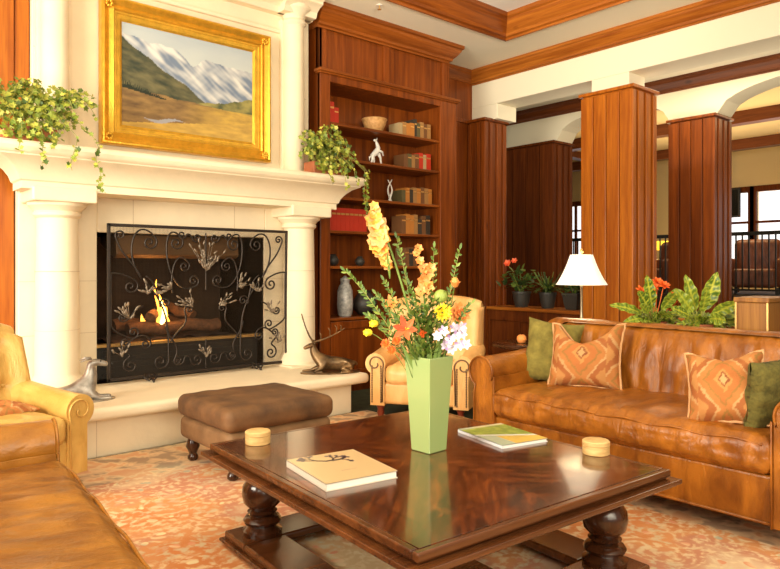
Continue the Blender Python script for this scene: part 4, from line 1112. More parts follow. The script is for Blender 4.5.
# big gladiolus
g = flower('gladiolus', 'tall leaning yellow and peach gladiolus spike on the left of the bouquet')
spine = curve3(Vector((-.01, 0, -.25)), pt_(418, 310), pt_(373, 205))
MB().tube(spine, [.005]*12+[.004, .003, .002], 8).build('stem', M['sprig'], g, smooth=True)
mb = MB()
spine2 = [pt_(387, 270), pt_(384, 262), pt_(382, 253), pt_(379, 246), pt_(378, 238), pt_(376, 230), pt_(374, 222), pt_(373, 214), pt_(372, 208)]
for i, p in enumerate(spine2):
    r = [.020,.030,.040,.050,.056,.052,.046,.034,.024][i]
    for q in range(2 if i < 7 else 1):
        dx = random.uniform(-.3, .5); ax = Vector((dx, -1, .25)); c = p+Vector((random.uniform(-.012, .012), -.006+.012*q, random.uniform(-.01, .01)))
        rosette(mb, c, ax, .003, 6, r, r*.85, .55, .35)
mb.build('blossom', M['glad'], g)
mb = MB(); leaf(mb, pt_(390, 280, -.01), (-.1, -.2, 1), (0, -1, 0), .12, .012); mb.build('sheath', M['sprig'], g)
# second gladiolus, peach
g = flower('gladiolus', 'shorter peach gladiolus spike with a knobbed tip in the middle of the bouquet')
MB().tube(curve3(Vector((.0, .01, -.25)), pt_(430, 310, .03), pt_(419, 250, .03)), .004, 8).build('stem', M['sprig'], g, smooth=True)
mb = MB()
for (u, v, r) in ((419,249,.022),(418,254,.02),(421,262,.022),(424,270,.028),(428,276,.032),(424,283,.034),(432,270,.026),(430,290,.036),(422,293,.030)):
    rosette(mb, pt_(u, v, .02), (random.uniform(-.4, .4), -1, .3), .003, 6, r, r*.8, .6, .35)
mb.build('blossom', M['peachpet'], g)
# yellow chrysanthemum
g = flower('chrysanthemum', 'bright yellow chrysanthemum in the right half of the bouquet')
MB().tube(curve3(root(), pt_(438, 340), pt_(443, 314, -.04)), .003, 6).build('stem', M['sprig'], g)
mb = MB(); c = pt_(443, 314, -.05)
for (n, L_, t_) in ((18, .040, .25), (16, .034, .7), (12, .024, 1.4), (8, .014, 3)): rosette(mb, c, (.1, -1, .25), .004, n, L_, .012, t_, .3)
mb.build('petals', M['yell'], g)
# red orange lily
g = flower('lily', 'red orange lily low on the left of the bouquet')
MB().tube(curve3(root(), pt_(415, 345), pt_(405, 334, -.05)), .003, 6).build('stem', M['sprig'], g)
mb = MB(); rosette(mb, pt_(406, 331, -.06), (-.2, -1, .35), .003, 6, .060, .026, .55, .4); mb.build('petals', M['redor'], g)
mb = MB()
for k in range(5): mb.tube([pt_(406, 331, -.06), pt_(406, 331, -.10)+Vector((random.uniform(-.015, .015), 0, random.uniform(-.01, .015)))], .0015, 5)
mb.build('stamen', M['yell'], g)
# lilac cluster
g = flower('alstroemeria', 'white and lilac blossom cluster low on the right of the bouquet')
MB().tube(curve3(root(), pt_(444, 352), pt_(453, 342, -.03)), .003, 6).build('stem', M['sprig'], g)
mb = MB()
for (u, v) in ((444,332),(455,330),(463,336),(450,341),(460,345),(453,351),(466,346),(446,347),(438,337),(462,328),(457,338)):
    rosette(mb, pt_(u, v, -.05+random.uniform(-.02, .02)), (random.uniform(-.5, .5), -1, random.uniform(-.2, .5)), .002, 6, .026, .016, .5, .35)
mb.build('petals', M['lilac'], g)
# small flowers
for (u, v, l) in ((368, 335, 'small yellow bud lowest at the left edge of the bouquet'), (374, 326, 'small yellow bud just above another at the left edge of the bouquet')):
    g = flower('flower_bud', l, grp='yellow buds at the left of the bouquet'); MB().tube(curve3(root(), pt_(400, 345), pt_(u, v)), .002, 6).build('stem', M['sprig'], g)
    mb = MB(); mb.ball(pt_(u, v, -.01), (.019, .019, .016), 10); rosette(mb, pt_(u, v, -.012), (-.6, -.8, .1), .004, 6, .022, .018, 1.2, .5); mb.build('petals', M['yell'], g)
for (u, v, l) in ((386, 346, 'leftmost orange blossom at the vase rim'), (397, 343, 'orange blossom second from left at the vase rim'), (392, 353, 'orange blossom lowest at the left of the vase rim'), (423, 336, 'tiny orange red blossom beside the red orange lily')):
    g = flower('marigold', l, grp='orange blossoms at the vase rim'); MB().tube(curve3(root(), pt_(410, 352), pt_(u, v, -.01)), .002, 6).build('stem', M['sprig'], g)
    mb = MB()
    for (n, L_, t_) in ((10, .022, .4), (8, .016, 1.2)): rosette(mb, pt_(u, v, -.03), (-.3, -1, .4), .002, n, L_, .012, t_, .3)
    mb.build('petals', M['orange_fl'], g)
g = flower('carnation', 'large loose orange flower behind the lilac cluster'); MB().tube(curve3(root(), pt_(455, 340, .03), pt_(462, 318, .05)), .003, 6).build('stem', M['sprig'], g)
mb = MB()
for (n, L_, t_) in ((10, .052, .4), (9, .042, 1.0), (6, .028, 2)): rosette(mb, pt_(462, 317, .05), (.2, -1, .3), .003, n, L_, .030, t_, .3)
mb.build('petals', M['peachpet'], g)
g = flower('rose_bud', 'peach bud on a tall stem at the right of the bouquet'); MB().tube(curve3(root(), pt_(452, 320, .02), pt_(457, 286, .02)), .0025, 6).build('stem', M['sprig'], g)
mb = MB(); mb.ball(pt_(457, 284, .01), (.018, .018, .024), 10); rosette(mb, pt_(457, 288, .005), (0, -.3, 1), .008, 6, .03, .022, 1.5, .5); mb.build('petals', M['peachpet'], g)
g = flower('lily', 'pale peach lily behind, in the middle left of the bouquet'); MB().tube(curve3(root(), pt_(405, 330, .04), pt_(392, 308, .05)), .0025, 6).build('stem', M['sprig'], g)
mb = MB(); rosette(mb, pt_(392, 307, .04), (-.2, -1, .6), .003, 6, .045, .02, .9, .4); mb.build('petals', M['peachpet'], g)
g = flower('seed_pod', 'plump green pod in the centre right of the bouquet'); MB().tube(curve3(root(), pt_(436, 330, .0), pt_(441, 305)), .003, 6).build('stem', M['sprig'], g)
MB().ball(pt_(442, 298, -.01), (.030, .024, .030), 14).build('pod', mat('green_pod', (.30,.38,.07), .5, var=.3), g, smooth=True)
# greenery sprigs
def sprig(u, v, label, dy=0, n=14, bend=0, L_=.030, start=(430, 350)):
    g = flower('leafy_sprig', label, 'sprig', 'leafy sprigs in the bouquet')
    tip = pt_(u, v, dy); mid = (pt_(*start, 0)+tip)/2+Vector((bend, 0, .01))
    pts = curve3(Vector((random.uniform(-.02, .02), random.uniform(-.02, .02), -.2)), mid, tip, 20)
    MB().tube(pts, [.003-.002*i/20 for i in range(21)], 6).build('stem', M['vine'], g)
    mb = MB()
    for i in range(n):
        k = 8+12*i/n; j = int(k); p = pts[j].lerp(pts[min(20, j+1)], k-j); d = (pts[min(20, j+1)]-pts[j]).normalized()
        for q in range(3):
            side = d.cross(Vector((random.uniform(-1, 1), -1, random.uniform(-1, 1)))).normalized()*random.choice((-1, 1))
            p2 = p+d*random.uniform(-.006, .006)
            leaf(mb, p2, d*random.uniform(.3, 1.2)+side*random.uniform(.5, 1.1), (random.uniform(-.6, .6), -1, random.uniform(-.6, .6)), L_*random.uniform(.6, 1.25)*(1-.3*i/n), random.uniform(.007, .012), .2)
    leaf(mb, pts[-1], pts[-1]-pts[-2], (0, -1, 0), L_, .012); mb.build('leaves', M['sprig'], g)
for a in ((344, 272, 'long leafy sprig reaching furthest left', -.01, 18, -.02), (397, 238, 'leafy sprig standing up beside the tall gladiolus', .03, 18, -.01), (436, 248, 'leafy sprig standing behind the knobbed gladiolus', .04, 15, 0), (462, 250, 'leafy sprig reaching furthest up right', .01, 14, .02),
          (376, 296, 'leafy sprig spreading left in the middle of the bouquet', .02, 16, -.02), (410, 286, 'short sprig between the two gladioli', .02, 14, 0), (452, 290, 'short sprig below the peach bud', .03, 12, .01), (368, 318, 'low sprig above the yellow buds', .0, 14, -.02),
          (474, 306, 'low sprig at the far right of the bouquet', .02, 10, .02), (396, 318, 'bushy sprig behind the red orange lily', .0, 14, 0), (426, 306, 'bushy sprig in the centre of the bouquet', -.01, 14, 0), (384, 282, 'slender sprig rising below the tall gladiolus', .04, 14, -.01)): sprig(*a)
random.seed(21)
for (u, v, w_, l) in ((418, 318, .018, 'narrow green blade leaning left in the bouquet centre'), (440, 336, .024, 'broad pale blade over the vase rim'), (428, 330, .020, 'green blade rising straight from the vase'), (449, 322, .016, 'green blade leaning right behind the chrysanthemum'), (400, 344, .02, 'green blade hanging low over the left rim'), (414, 338, .022, 'short green blade before the lily stem')):
    g = flower('leaf_blade', l, 'leaf', 'green blades in the bouquet'); mb = MB(); p0 = Vector((random.uniform(-.03, .03), -.03, -.12)); tip = pt_(u, v, -.03)
    leaf(mb, p0, tip-p0, (0, -1, 0), (tip-p0).length, w_, .2, 10); mb.build('blade', M['sprig'], g)
fg = flower('foliage_filler', 'dense fine green filler leaves crowded at the vase mouth', 'foliage'); mb = MB()
for k in range(620):
    a = random.uniform(0, 2*pi); r = random.uniform(0, .085); z = random.uniform(-.01, .30)*random.uniform(.5, 1); sp_ = 1+z*2.8
    p = Vector((r*cos(a)*sp_-.02, r*sin(a)*.8*sp_, z)); leaf(mb, p, (cos(a), sin(a), random.uniform(.2, 1.2)), (0, 0, 1), random.uniform(.02, .045), .014, .1, 4)
for k in range(40): mb.tube([root(), Vector((random.uniform(-.12, .12), random.uniform(-.07, .07), random.uniform(.04, .2)))], .0013, 4)
fo = mb.build('leaves', M['sprig'], fg); fo['kind'] = 'stuff'

# ================================================================ MANTEL IVY
def ivy(loc, label, seed, sx, hang, up=.34, n=420):
    random.seed(seed); t = thing('potted_ivy', label, 'potted plant', loc)
    MB().box(-.17, .17, -.085, .085, 0, .12).build('trough', M['terra'], t, bevel=.01)
    MB().box(-.155, .155, -.07, .07, .1, .121).build('soil', M['char'], t)
    mb = MB(); vb = MB()
    def lf(p, s):
        a = random.uniform(0, 2*pi); nrm = Vector((random.uniform(-.6, .6), -1+random.uniform(-.2, .8), random.uniform(-.2, .9))).normalized()
        d = nrm.orthogonal().normalized(); d = Matrix.Rotation(a, 3, nrm) @ d; e = nrm.cross(d)
        # five lobed ivy leaf
        sh = [(0, -.5), (.45, -.45), (.38, -.08), (.62, .22), (.22, .25), (0, .75), (-.22, .25), (-.62, .22), (-.38, -.08), (-.45, -.45)]
        vs = [Vector(p)+(e*x+d*y)*s+nrm*s*.15*abs(x) for x, y in sh]; mb.add([Vector(p)]+vs, [(0, i+1, (i+1) % 10+1) for i in range(10)])
    for k in range(52):
        x0 = random.uniform(-.15, .15); y0 = random.uniform(-.07, .05); h = up*random.uniform(.35, 1); dx = random.uniform(-1, 1)*sx*.8; dy = random.uniform(-.22, .05)
        pts = curve3(Vector((x0, y0, .1)), Vector((x0+dx*.4, y0+dy*.4, .1+h*1.3)), Vector((x0+dx, y0+dy, .1+h*random.uniform(.1, .9))), 12); vb.tube(pts, .0022, 5)
        for i in range(3, 13):
            for q in range(2 if n > 300 else 1): lf(pts[i]+Vector([random.uniform(-.02, .02) for _ in range(3)]), random.uniform(.020, .040))
    for k in range(130):
        lf((random.uniform(-.19, .19), -.10-random.uniform(0, .06), random.uniform(.02, .15)), random.uniform(.022, .040))
    for (hx, hl) in hang:
        e = Vector((hx, -.30, .02)); pts = [Vector((hx*.5, -.06, .12)), Vector((hx*.8, -.16, .17)), e+Vector((0, 0, .02))]
        q = e
        while hl > 0:
            q = q+Vector((random.uniform(-.02, .02), -.004, -.045)); pts.append(q.copy()); hl -= .045
        pts2 = []
        for i in range(len(pts)-1):
            for s in range(3): pts2.append(pts[i].lerp(pts[i+1], s/3))
        vb.tube(pts2, .002, 5)
        for p in pts2: 
            if random.random() < .85: lf(p+Vector((random.uniform(-.02, .02), -.01, 0)), random.uniform(.020, .036))
    vb.build('vines', M['vine'], t); f_ = mb.build('foliage', M['ivy'], t); f_['kind'] = 'stuff'; return t
ivy((1.14, 5.16, 2.10), 'trailing ivy in a terracotta trough at the left end of the mantel', 4, .42, [(-.10, .10), (.02, .22), (.10, .06), (.24, .20), (.36, .32)], .42)
ivy((3.60, 5.10, 2.10), 'trailing ivy in a terracotta trough at the right end of the mantel', 9, .30, [(-.15, .1), (.02, .16), (.12, .12), (.24, .36), (.27, .28)], .36)

# ================================================================ HEARTH STATUES
def skin_body(pts, edges, radii, name, mt, parent, sub=2, rootv=0):
    me = bpy.data.meshes.new(name); me.from_pydata([Vector(p) for p in pts], edges, []); me.materials.append(mt)
    o = bpy.data.objects.new(name, me); COL.objects.link(o); o.parent = parent
    m = o.modifiers.new('skin', 'SKIN'); m.use_smooth_shade = True
    for i, r in enumerate(radii):
        sv = me.skin_vertices[0].data[i]; rr = r if isinstance(r, tuple) else (r, r); sv.radius = rr; sv.use_root = (i == rootv)
    s = o.modifiers.new('sub', 'SUBSURF'); s.levels = sub; s.render_levels = sub
    return o
dg = thing('dog_statue', 'pewter statue of a lying greyhound with raised head at the left of the hearth', 'statue', (1.34, 4.84, .345), radians(-14))
P = [(-.19,0,.055),(-.10,0,.06),(0,0,.065),(.10,0,.10),(.115,0,.165),(.115,0,.22),(.12,0,.258),(.165,0,.258),(.225,0,.238),
     (.12,-.05,.045),(.17,-.05,.015),(.25,-.045,.015),(.12,.05,.045),(.17,.05,.015),(.25,.045,.015),
     (-.17,-.07,.045),(-.09,-.085,.03),(-.17,-.085,.015),(-.08,-.095,.013),(-.17,.07,.045),(-.09,.085,.03),
     (-.24,0,.03),(-.30,-.04,.012),(-.33,-.09,.010)]
E_ = [(0,1),(1,2),(2,3),(3,4),(4,5),(5,6),(6,7),(7,8),(3,9),(9,10),(10,11),(3,12),(12,13),(13,14),(0,15),(15,16),(16,17),(17,18),(0,19),(19,20),(0,21),(21,22),(22,23)]
Rd = [(.055,.05),(.045,.042),(.055,.055),(.072,.072),(.044,.050),(.030,.034),(.040,.038),(.030,.026),(.019,.016),.024,.015,.013,.024,.015,.013,.040,.03,.018,.013,.040,.03,.014,.009,.006]
skin_body(P, E_, Rd, 'body', M['pew'], dg)
MB().tube([(.115,-.035,.285),(.08,-.048,.285),(.045,-.052,.270)], [.014,.016,.004], 8, .5).tube([(.115,.035,.285),(.08,.048,.285),(.045,.052,.270)], [.014,.016,.004], 8, .5).build('ear', M['pew'], dg, smooth=True)
MB().ball((.175,-.024,.268), .006, 8).ball((.175,.024,.268), .006, 8).ball((.25,0,.243), .009, 8).build('eyes_and_nose', M['black'], dg, smooth=True)
MB().lathe([(.30,-.0),(.30,.010),(.29,.013)], (-.03,0,0), 30, sc=(1,.42)).build('base', M['pew'], dg)
dr = thing('deer_statue', 'bronze statue of a lying stag with long antlers at the right of the hearth', 'statue', (3.40, 4.72, .345), radians(-28))
P = [(.17,0,.07),(.08,0,.08),(-.02,0,.085),(-.09,0,.10),(-.135,0,.16),(-.15,0,.215),(-.155,0,.245),(-.19,-.01,.235),(-.235,-.02,.215),
     (-.08,-.055,.05),(-.15,-.06,.018),(-.07,-.065,.014),(-.08,.055,.05),(-.16,.06,.018),(-.24,.055,.014),
     (.15,-.07,.05),(.08,-.09,.04),(.16,-.10,.016),(.07,-.105,.014),(.15,.07,.05),(.08,.09,.03),(.215,0,.085),(.235,0,.06)]
E_ = [(0,1),(1,2),(2,3),(3,4),(4,5),(5,6),(6,7),(7,8),(3,9),(9,10),(10,11),(3,12),(12,13),(13,14),(0,15),(15,16),(16,17),(17,18),(0,19),(19,20),(0,21),(21,22)]
Rd = [(.06,.062),(.062,.062),(.062,.066),(.062,.066),(.040,.045),(.030,.033),(.030,.033),(.024,.022),(.015,.013),.028,.014,.011,.028,.014,.011,.042,.032,.017,.011,.042,.030,.016,.010]
skin_body(P, E_, Rd, 'body', M['bronze'], dr)
MB().tube([(-.15,-.03,.265),(-.14,-.06,.275),(-.135,-.085,.28)], [.012,.014,.003], 8, .5).tube([(-.15,.03,.265),(-.14,.06,.275),(-.135,.085,.28)], [.012,.014,.003], 8, .5).build('ear', M['bronze'], dr, smooth=True)
MB().ball((-.182,-.030,.25), .006, 8).ball((-.182,.022,.25), .006, 8).build('eyes', M['black'], dr, smooth=True)
for s in (-1, 1):
    main = curve3(Vector((-.145, s*.015, .27)), Vector((-.17+(.16 if s < 0 else -.02), s*.10, .31)), Vector((-.20+(.30 if s < 0 else -.03), s*.17, .40 if s < 0 else .50)), 14)
    mb = MB().tube(main, [.009-.006*i/14 for i in range(15)], 8)
    for k, L_ in ((3, .07), (7, .08), (10, .07), (12, .05)):
        p = main[k]; d = (main[k+1]-main[k]).normalized(); q = p+Vector((-.35, s*.1, .9)).normalized()*L_+d*.01
        mb.tube([p, p.lerp(q, .6)+d*.012, q], [.006, .005, .002], 6)
    mb.build('antler', M['bronze'], dr, smooth=True)
MB().lathe([(.26,0),(.26,.010),(.25,.013)], (0,0,0), 30, sc=(1,.45)).build('base', M['bronze'], dr)

# ================================================================ BEHIND THE SOFA
cs = thing('console_table', 'narrow wooden console table hidden behind the cognac sofa', 'console table', (4.38, 2.0, 0))
MB().box(-.17, .17, -1.02, 1.02, .72, .76).build('table_top', M['wood_tab'], cs, bevel=.006)
MB().box(-.15, .15, -.98, .98, .63, .72).build('apron', M['wood_tab'], cs)
for sx in (-1, 1):
    for sy in (-1, 1): MB().box(sx*.13-.02, sx*.13+.02, sy*.96-.02, sy*.96+.02, 0, .63).build('leg', M['wood_tab'], cs)
lamp = thing('table_lamp', 'table lamp with cream bell shade behind the left end of the cognac sofa', 'lamp', (4.37, 2.86, .76))
MB().lathe([(.07,0),(.07,.012),(.045,.025),(.018,.05),(.022,.09),(.012,.12),(.009,.16),(.009,.34),(.014,.35),(.009,.37),(.009,.44)], n=20).build('base', mat('pewter_lamp', (.30,.25,.17), .35, metal=.7), lamp, smooth=True, auto=50)
sp_ = [(.188,.365),(.165,.40),(.143,.44),(.122,.485),(.104,.53),(.090,.57),(.082,.59)]
mb = MB(); n = 36; vs = []; fs = []
full = sp_+[(r-.003, z) for r, z in reversed(sp_)]
for (r, z) in full:
    for i in range(n): a = 2*pi*i/n; vs.append((r*cos(a), r*sin(a), z))
m_ = len(full)
for j in range(m_):
    for i in range(n): k = (i+1) % n; l = (j+1) % m_; fs.append((j*n+i, j*n+k, l*n+k, l*n+i))
mb.add(vs, fs).build('lamp_shade', M['shade'], lamp, smooth=True, auto=60)
MB().lathe([(.004,.43),(.004,.60),(.012,.605),(.015,.618),(.008,.63),(.003,.64)], n=14).build('finial', M['brass'], lamp, smooth=True, auto=60)
MB().tube([(-.085,0,.588),(.085,0,.588)], .002, 6).tube([(0,-.085,.588),(0,.085,.588)], .002, 6).build('harp', M['brass'], lamp)
point('lamp_bulb', (4.36, 2.88, 1.24), 5, (1, .78, .48), .03)
bx = thing('wooden_box', 'tall reddish wooden box with bright edges on the console at the right edge', 'box', (4.37, 1.60, .76))
MB().box(-.16, .16, -.09, .09, 0, .285).build('body', M['copper'], bx, bevel=.004)
MB().box(-.17, .17, -.10, .10, .286, .315).build('lid', M['copper'], bx, bevel=.005)
e = MB()
for sx in (-1, 1):
    for sy in (-1, 1): e.box(sx*.158-.005, sx*.158+.005, sy*.088-.005, sy*.088+.005, 0, .285)
e.build('corner_edge', M['brass'], bx)
# crotons
def croton_col(t, k):
    v = abs(k); s = .5+.5*sin(t*42)
    return lerp((.55,.52,.05), (.09,.16,.015), v*.3+.5*s*(v > 0)) if v else (.72,.64,.08)
def bigleaf(mb, p, d, up, L_, W_, droop, seed):
    d = Vector(d).normalized(); s = d.cross(Vector(up)); s = (s if s.length > 1e-3 else d.orthogonal()).normalized(); nrm = s.cross(d)
    n, m = 22, 8; vs = []; cs_ = []
    for i in range(n+1):
        t = i/n; wd = W_*.5*(math.sin(pi*t**.85)**.75 if 0 < t < 1 else 0.02)
        c = Vector(p)+d*L_*t-Vector((0, 0, 1))*droop*L_*t*t
        for k in range(-m//2, m//2+1):
            q = k/(m/2); vs.append(c+s*wd*q+nrm*(.18*wd*abs(q)+.006*sin(t*26)*abs(q)))
            st = sin((t-abs(q)*.10)*52+seed); e = abs(q)
            if e < .15: cc_ = (.55,.52,.05)
            elif st > .65: cc_ = (.42,.44,.04)
            elif e > .85: cc_ = (.26,.32,.03)
            else: cc_ = (.07,.14,.015)
            cs_.append(lerp(cc_, (.30,.36,.035), .25+.25*sin(seed*3)))
    fs = []
    for i in range(n):
        for k in range(m): a = i*(m+1)+k; fs.append((a, a+1, a+m+2, a+m+1))
    n0 = len(mb.v); mb.add(vs, fs); mb.c[n0:] = cs_
def croton(loc, label, leaves, seed, flowers=()):
    random.seed(seed); t = thing('croton_plant', label, 'potted plant', loc, RZ)
    MB().lathe([(.065,0),(.085,.10),(.092,.11),(.092,.13),(.080,.13),(.07,.10)], n=24).build('pot', M['terra'], t, smooth=True, auto=40)
    mb = MB(); st_ = MB()
    for i, (dx, dy, dz, L_, W_, dr_) in enumerate(leaves):
        d = Vector((dx, dy, dz)).normalized(); b = Vector((dx*.02, dy*.02, .12)); p = b+d*.07+Vector((0, 0, .03)); st_.tube([(0, 0, .1), b, p], .004, 6)
        bigleaf(mb, p, d, (0, -.8, .5) if abs(dx) > .6 else (0, -1, .2), L_, W_, dr_, i*1.7)
    for k in range(34):
        a = random.uniform(0, 2*pi); d = Vector((cos(a), sin(a)*.7-.2, random.uniform(-.1, .9))); bigleaf(mb, (d.x*.02, d.y*.02, .13), d, (0, -.6, .8), random.uniform(.12, .18), .05, .2, k)
    mb.build('leaves', M['croton'], t, smooth=True); st_.build('stems', M['vine'], t)
    for (x, y, z) in flowers:
        f_ = MB()
        for (n, L_, t_) in ((7, .045, .3), (7, .035, 1.0), (5, .025, 2)): rosette(f_, (x, y, z), (.1, -.7, .7), .004, n, L_, .022, t_, .3)
        f_.tube([(0, 0, .1), (x*.6, y*.6, z*.7), (x, y, z)], .003, 6)
        f_.build('orange_blossom', M['orange_fl'], t)
croton((4.36, 2.28, .76), 'croton plant with orange blossoms on the console, left of the larger one',
       [(-.95,-.2,.40,.28,.07,.15), (-.25,-.2,1,.24,.085,0), (-.5,-.4,.7,.22,.08,.1), (.3,-.5,.7,.20,.07,.1), (.55,-.1,.9,.18,.06,.05), (-.9,-.3,.0,.18,.055,.2), (-.3,-.9,.15,.16,.07,.2), (.8,-.4,.3,.2,.06,.2), (.1,-.9,.3,.16,.07,.2), (-.6,-.5,.5,.14,.06,.1)], 3, [(-.02,-.02,.36),(.05,-.03,.37),(.02,0,.39),(.14,-.03,.30),(.17,.0,.28),(-.09,0,.33)])
croton((4.36, 1.97, .76), 'larger croton plant with broad yellow veined leaves beside the wooden box',
       [(-.35,-.1,1,.25,.085,0), (.25,-.1,.9,.26,.11,0), (.85,-.35,.38,.38,.12,.10), (.85,-.4,.0,.36,.08,.15), (-.6,-.2,.75,.22,.08,.05), (.5,-.6,.5,.22,.08,.1), (-.8,-.3,.4,.18,.07,.1), (-.5,-.8,.1,.18,.075,.2), (.2,-.9,.2,.16,.08,.2), (-.05,-.4,.7,.18,.07,0)], 5)
# side table with an ornament
sd = thing('side_table', 'round dark side table between the butterscotch armchair and cognac sofa', 'side table', (4.66, 3.62, 0))
MB().lathe([(.26,.57),(.275,.575),(.28,.585),(.28,.60),(.27,.605)], n=36).build('table_top', M['wood_leg'], sd, smooth=True, auto=40)
MB().lathe([(.03,.12),(.045,.16),(.03,.22),(.022,.35),(.035,.42),(.025,.46),(.05,.56),(.08,.57)], n=20).build('pedestal', M['wood_leg'], sd, smooth=True, auto=50)
for k in range(3):
    a = 2*pi*k/3; MB().tube([(0,0,.15),(.12*cos(a),.12*sin(a),.13),(.2*cos(a),.2*sin(a),.03),(.23*cos(a),.23*sin(a),.012)], [.02,.018,.014,.012], 8).build('leg', M['wood_leg'], sd, smooth=True)
f_ = thing('round_ornament', 'small peach coloured round ornament on the dark side table', 'ornament', (4.60, 3.60, .605))
MB().lathe([(.012,0),(.03,.008),(.042,.035),(.038,.06),(.02,.075),(.006,.07)], n=24).build('body', M['peachpet'], f_, smooth=True)
MB().tube([(0,0,.07),(.004,0,.09)], .003, 6).build('stalk', M['wood_leg'], f_)

# plants on the low wall
def ledge_plant(loc, label, seed, potr, h, kind, fl=None):
    random.seed(seed); t = thing('potted_plant', label, 'potted plant', loc)
    MB().lathe([(potr*.7,0),(potr*.85,.06),(potr,.16),(potr*1.06,.165),(potr*1.06,.19),(potr*.9,.19),(potr*.8,.15)], n=4 if kind == 'sq' else 24, rot=pi/4).build('pot', M['darkpot'], t)
    mb = MB()
    for k in range(70):
        a = random.uniform(0, 2*pi); el = random.uniform(.2, 1.4); d = Vector((cos(a)*cos(el), sin(a)*cos(el), sin(el)))
        if kind == 'spiky': leaf(mb, (0, 0, .17), d+Vector((0, 0, .3)), (0, 0, 1) if el < 1.2 else (0, 1, 0), h*random.uniform(.5, 1.1), .03, .2, 8, droop=.5)
        else:
            p = Vector((0, 0, .18))+d*h*random.uniform(.2, .8); leaf(mb, p, Vector((random.uniform(-1, 1), random.uniform(-1, 1), random.uniform(-.3, .6))), (0, 0, 1), .10, .07, .2, 5); 
    for k in range(12): 
        a = random.uniform(0, 2*pi); mb.tube([(0, 0, .15), (cos(a)*h*.4, sin(a)*h*.4, .18+h*.6)], .004, 5)
    f_ = mb.build('foliage', M['leafdk'], t)
    if fl:
        for k in range(fl):
            a = random.uniform(0, 2*pi); b = MB(); rosette(b, (cos(a)*h*.5, sin(a)*h*.5, .18+h*random.uniform(.6, 1)), (-.7, -.4, .5), .004, 6, .05, .03, .6, .3); b.build('blossom', M['redor'], t)
ledge_plant((6.67, 5.22, .77), 'leafy potted plant with red blossoms on the low wall, leftmost of three', 3, .11, .40, 'leafy', 3)
ledge_plant((6.67, 4.83, .77), 'dark spiky potted plant on the low wall, middle of three', 6, .10, .42, 'spiky')
ledge_plant((6.67, 4.46, .77), 'square potted plant on the low wall, just left of the lamp shade', 8, .14, .22, 'sq')

# ================================================================ FAR ROOM
struct(MB().box(11.4, 15.2, -5, 12, 0, .8), 'floor_platform', M['darkwall'])
rl = thing('railing', 'dark railing along the raised area in the far room', 'railing', (11.5, 4, .8))
b = MB().box(-.03, .03, -6, 6, .98, 1.04); b.build('handrail', M['black'], rl)
b = MB().box(-.02, .02, -6, 6, .08, .11); b.build('bottom_rail', M['black'], rl)
for k in range(80):
    y = -1.0+k*.1; MB().box(-.01, .01, y, y+.02, .11, .98).build('baluster', M['black'], rl)
def far_lamp(x, y, l, lt):
    t = thing('side_table', lt, 'side table', (x, y, .8)); MB().box(-.25,.25,-.25,.25,.56,.60).build('table_top', M['wood_dk'], t)
    for sx in (-1, 1):
        for sy in (-1, 1): MB().box(sx*.22-.015,sx*.22+.015,sy*.22-.015,sy*.22+.015,0,.56).build('leg', M['wood_dk'], t)
    t = thing('table_lamp', l, 'lamp', (x, y, 1.4)); MB().lathe([(.07,0),(.06,.02),(.02,.04),(.04,.10),(.012,.18),(.01,.26)], n=16).build('base', M['brass'], t, smooth=True)
    MB().lathe([(.155,.22),(.135,.40),(.13,.40),(.15,.22)], n=24).build('lamp_shade', M['shade_y'], t, smooth=True)
    point('far_lamp_bulb', (x, y, 1.9), 6, (1, .7, .3))
far_lamp(12.9, 5.05+.03*12.9, 'small yellow shaded lamp in the far room, right of the further wood column', 'small dark table under the far right lamp')
far_lamp(13.2, 6.72, 'small yellow shaded lamp seen in the gap between the two wood columns', 'small dark table under the lamp seen between the wood columns')
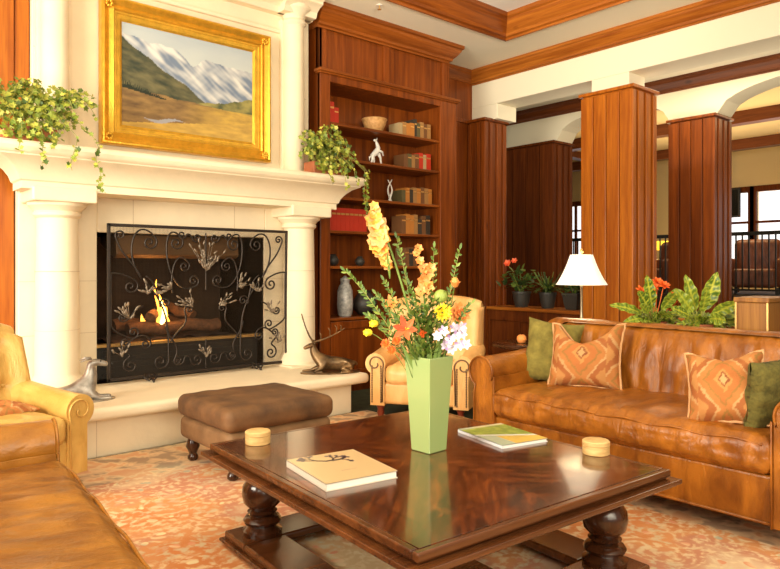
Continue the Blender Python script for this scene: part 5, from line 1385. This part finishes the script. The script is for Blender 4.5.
def club_chair(loc, rz, label, mt):
    t = thing('club_chair', label, 'armchair', loc, rz)
    sbuild(softbox(MB(), -.33, .33, -.38, .30, .12, .44, .06, 10), 'seat', mt, t)
    sbuild(softbox(MB(), -.36, .36, .22, .42, .12, .95, .09, 12, (0, .03, 0)), 'backrest', mt, t)
    for s in (-1, 1): sbuild(softbox(MB(), s*.40-.08, s*.40+.08, -.38, .32, .12, .62, .07, 10), 'arm', mt, t)
    for sx in (-1, 1):
        for y in (-.32, .34): MB().box(sx*.34-.025, sx*.34+.025, y-.025, y+.025, 0, .125).build('leg', M['black'], t)
dkl = leather('dark_red_leather', (.09,.025,.012), (.22,.07,.03), .35)
club_chair((12.15, 4.55, .8), radians(-75), 'dark red brown leather club chair before the far windows, nearest the right edge', dkl)
club_chair((12.1, 6.15, .8), radians(-110), 'dark red brown club chair in the far room, beside the further wood column', dkl)
club_chair((10.3, 4.3, 0), radians(70), 'dark club chair at floor level below the far railing', leather('black_leather', (.015,.010,.008), (.04,.022,.014), .4))
tv = thing('wall_screen', 'black screen hanging in front of the left far window', 'screen', (14.9, 6.22, 2.33))
MB().box(-.04, .04, -.33, .27, 0, .62).build('housing', M['black'], tv, bevel=.01); MB().box(-.045, -.041, -.30, .24, .04, .58).build('display', M['tv'], tv)
MB().box(.0, .03, -.05, .0, .62, 1.33).build('bracket', M['black'], tv)
rc = thing('recessed_light', 'round recessed ceiling light beyond the right arch', 'ceiling light', (10.9, 5.0, 3.8))
MB().lathe([(.10,-.02),(.12,-.012),(.12,0)], n=24).build('trim_ring', M['white'], rc); MB().lathe([(.085,-.024),(.085,-.0205)], n=24).build('lens', M['shade'], rc)
for i, (x, y, p_) in enumerate(((12, 5, 26), (10.3, 2.5, 14), (12, 8.5, 14))): 
    a_ = area('far_room_fill', (x, y, 3.5), (x, y, 0), 1.2, 1.2, p_, (1, .75, .42))  # added downward area lights with no fixtures, brighten the far room
area('far_ceiling_fill', (11.5, 4.5, 2.6), (11.5, 4.5, 4), 3, 5, 75, (1, .78, .48))  # added lamp without a fixture, brightens the far tan ceiling
area('bay_ceiling_fill', (7.65, 3.2, 2.5), (7.65, 3.2, 4), .6, 4.0, 18, (1, .88, .66))  # added upward light, no fixture built in the bay
area('bay_fill', (7.65, 3.0, 3.6), (7.65, 3.0, 0), .5, 3.0, 25, (1, .85, .6))  # unseen lamp added below the bay ceiling, shines down without a fixture
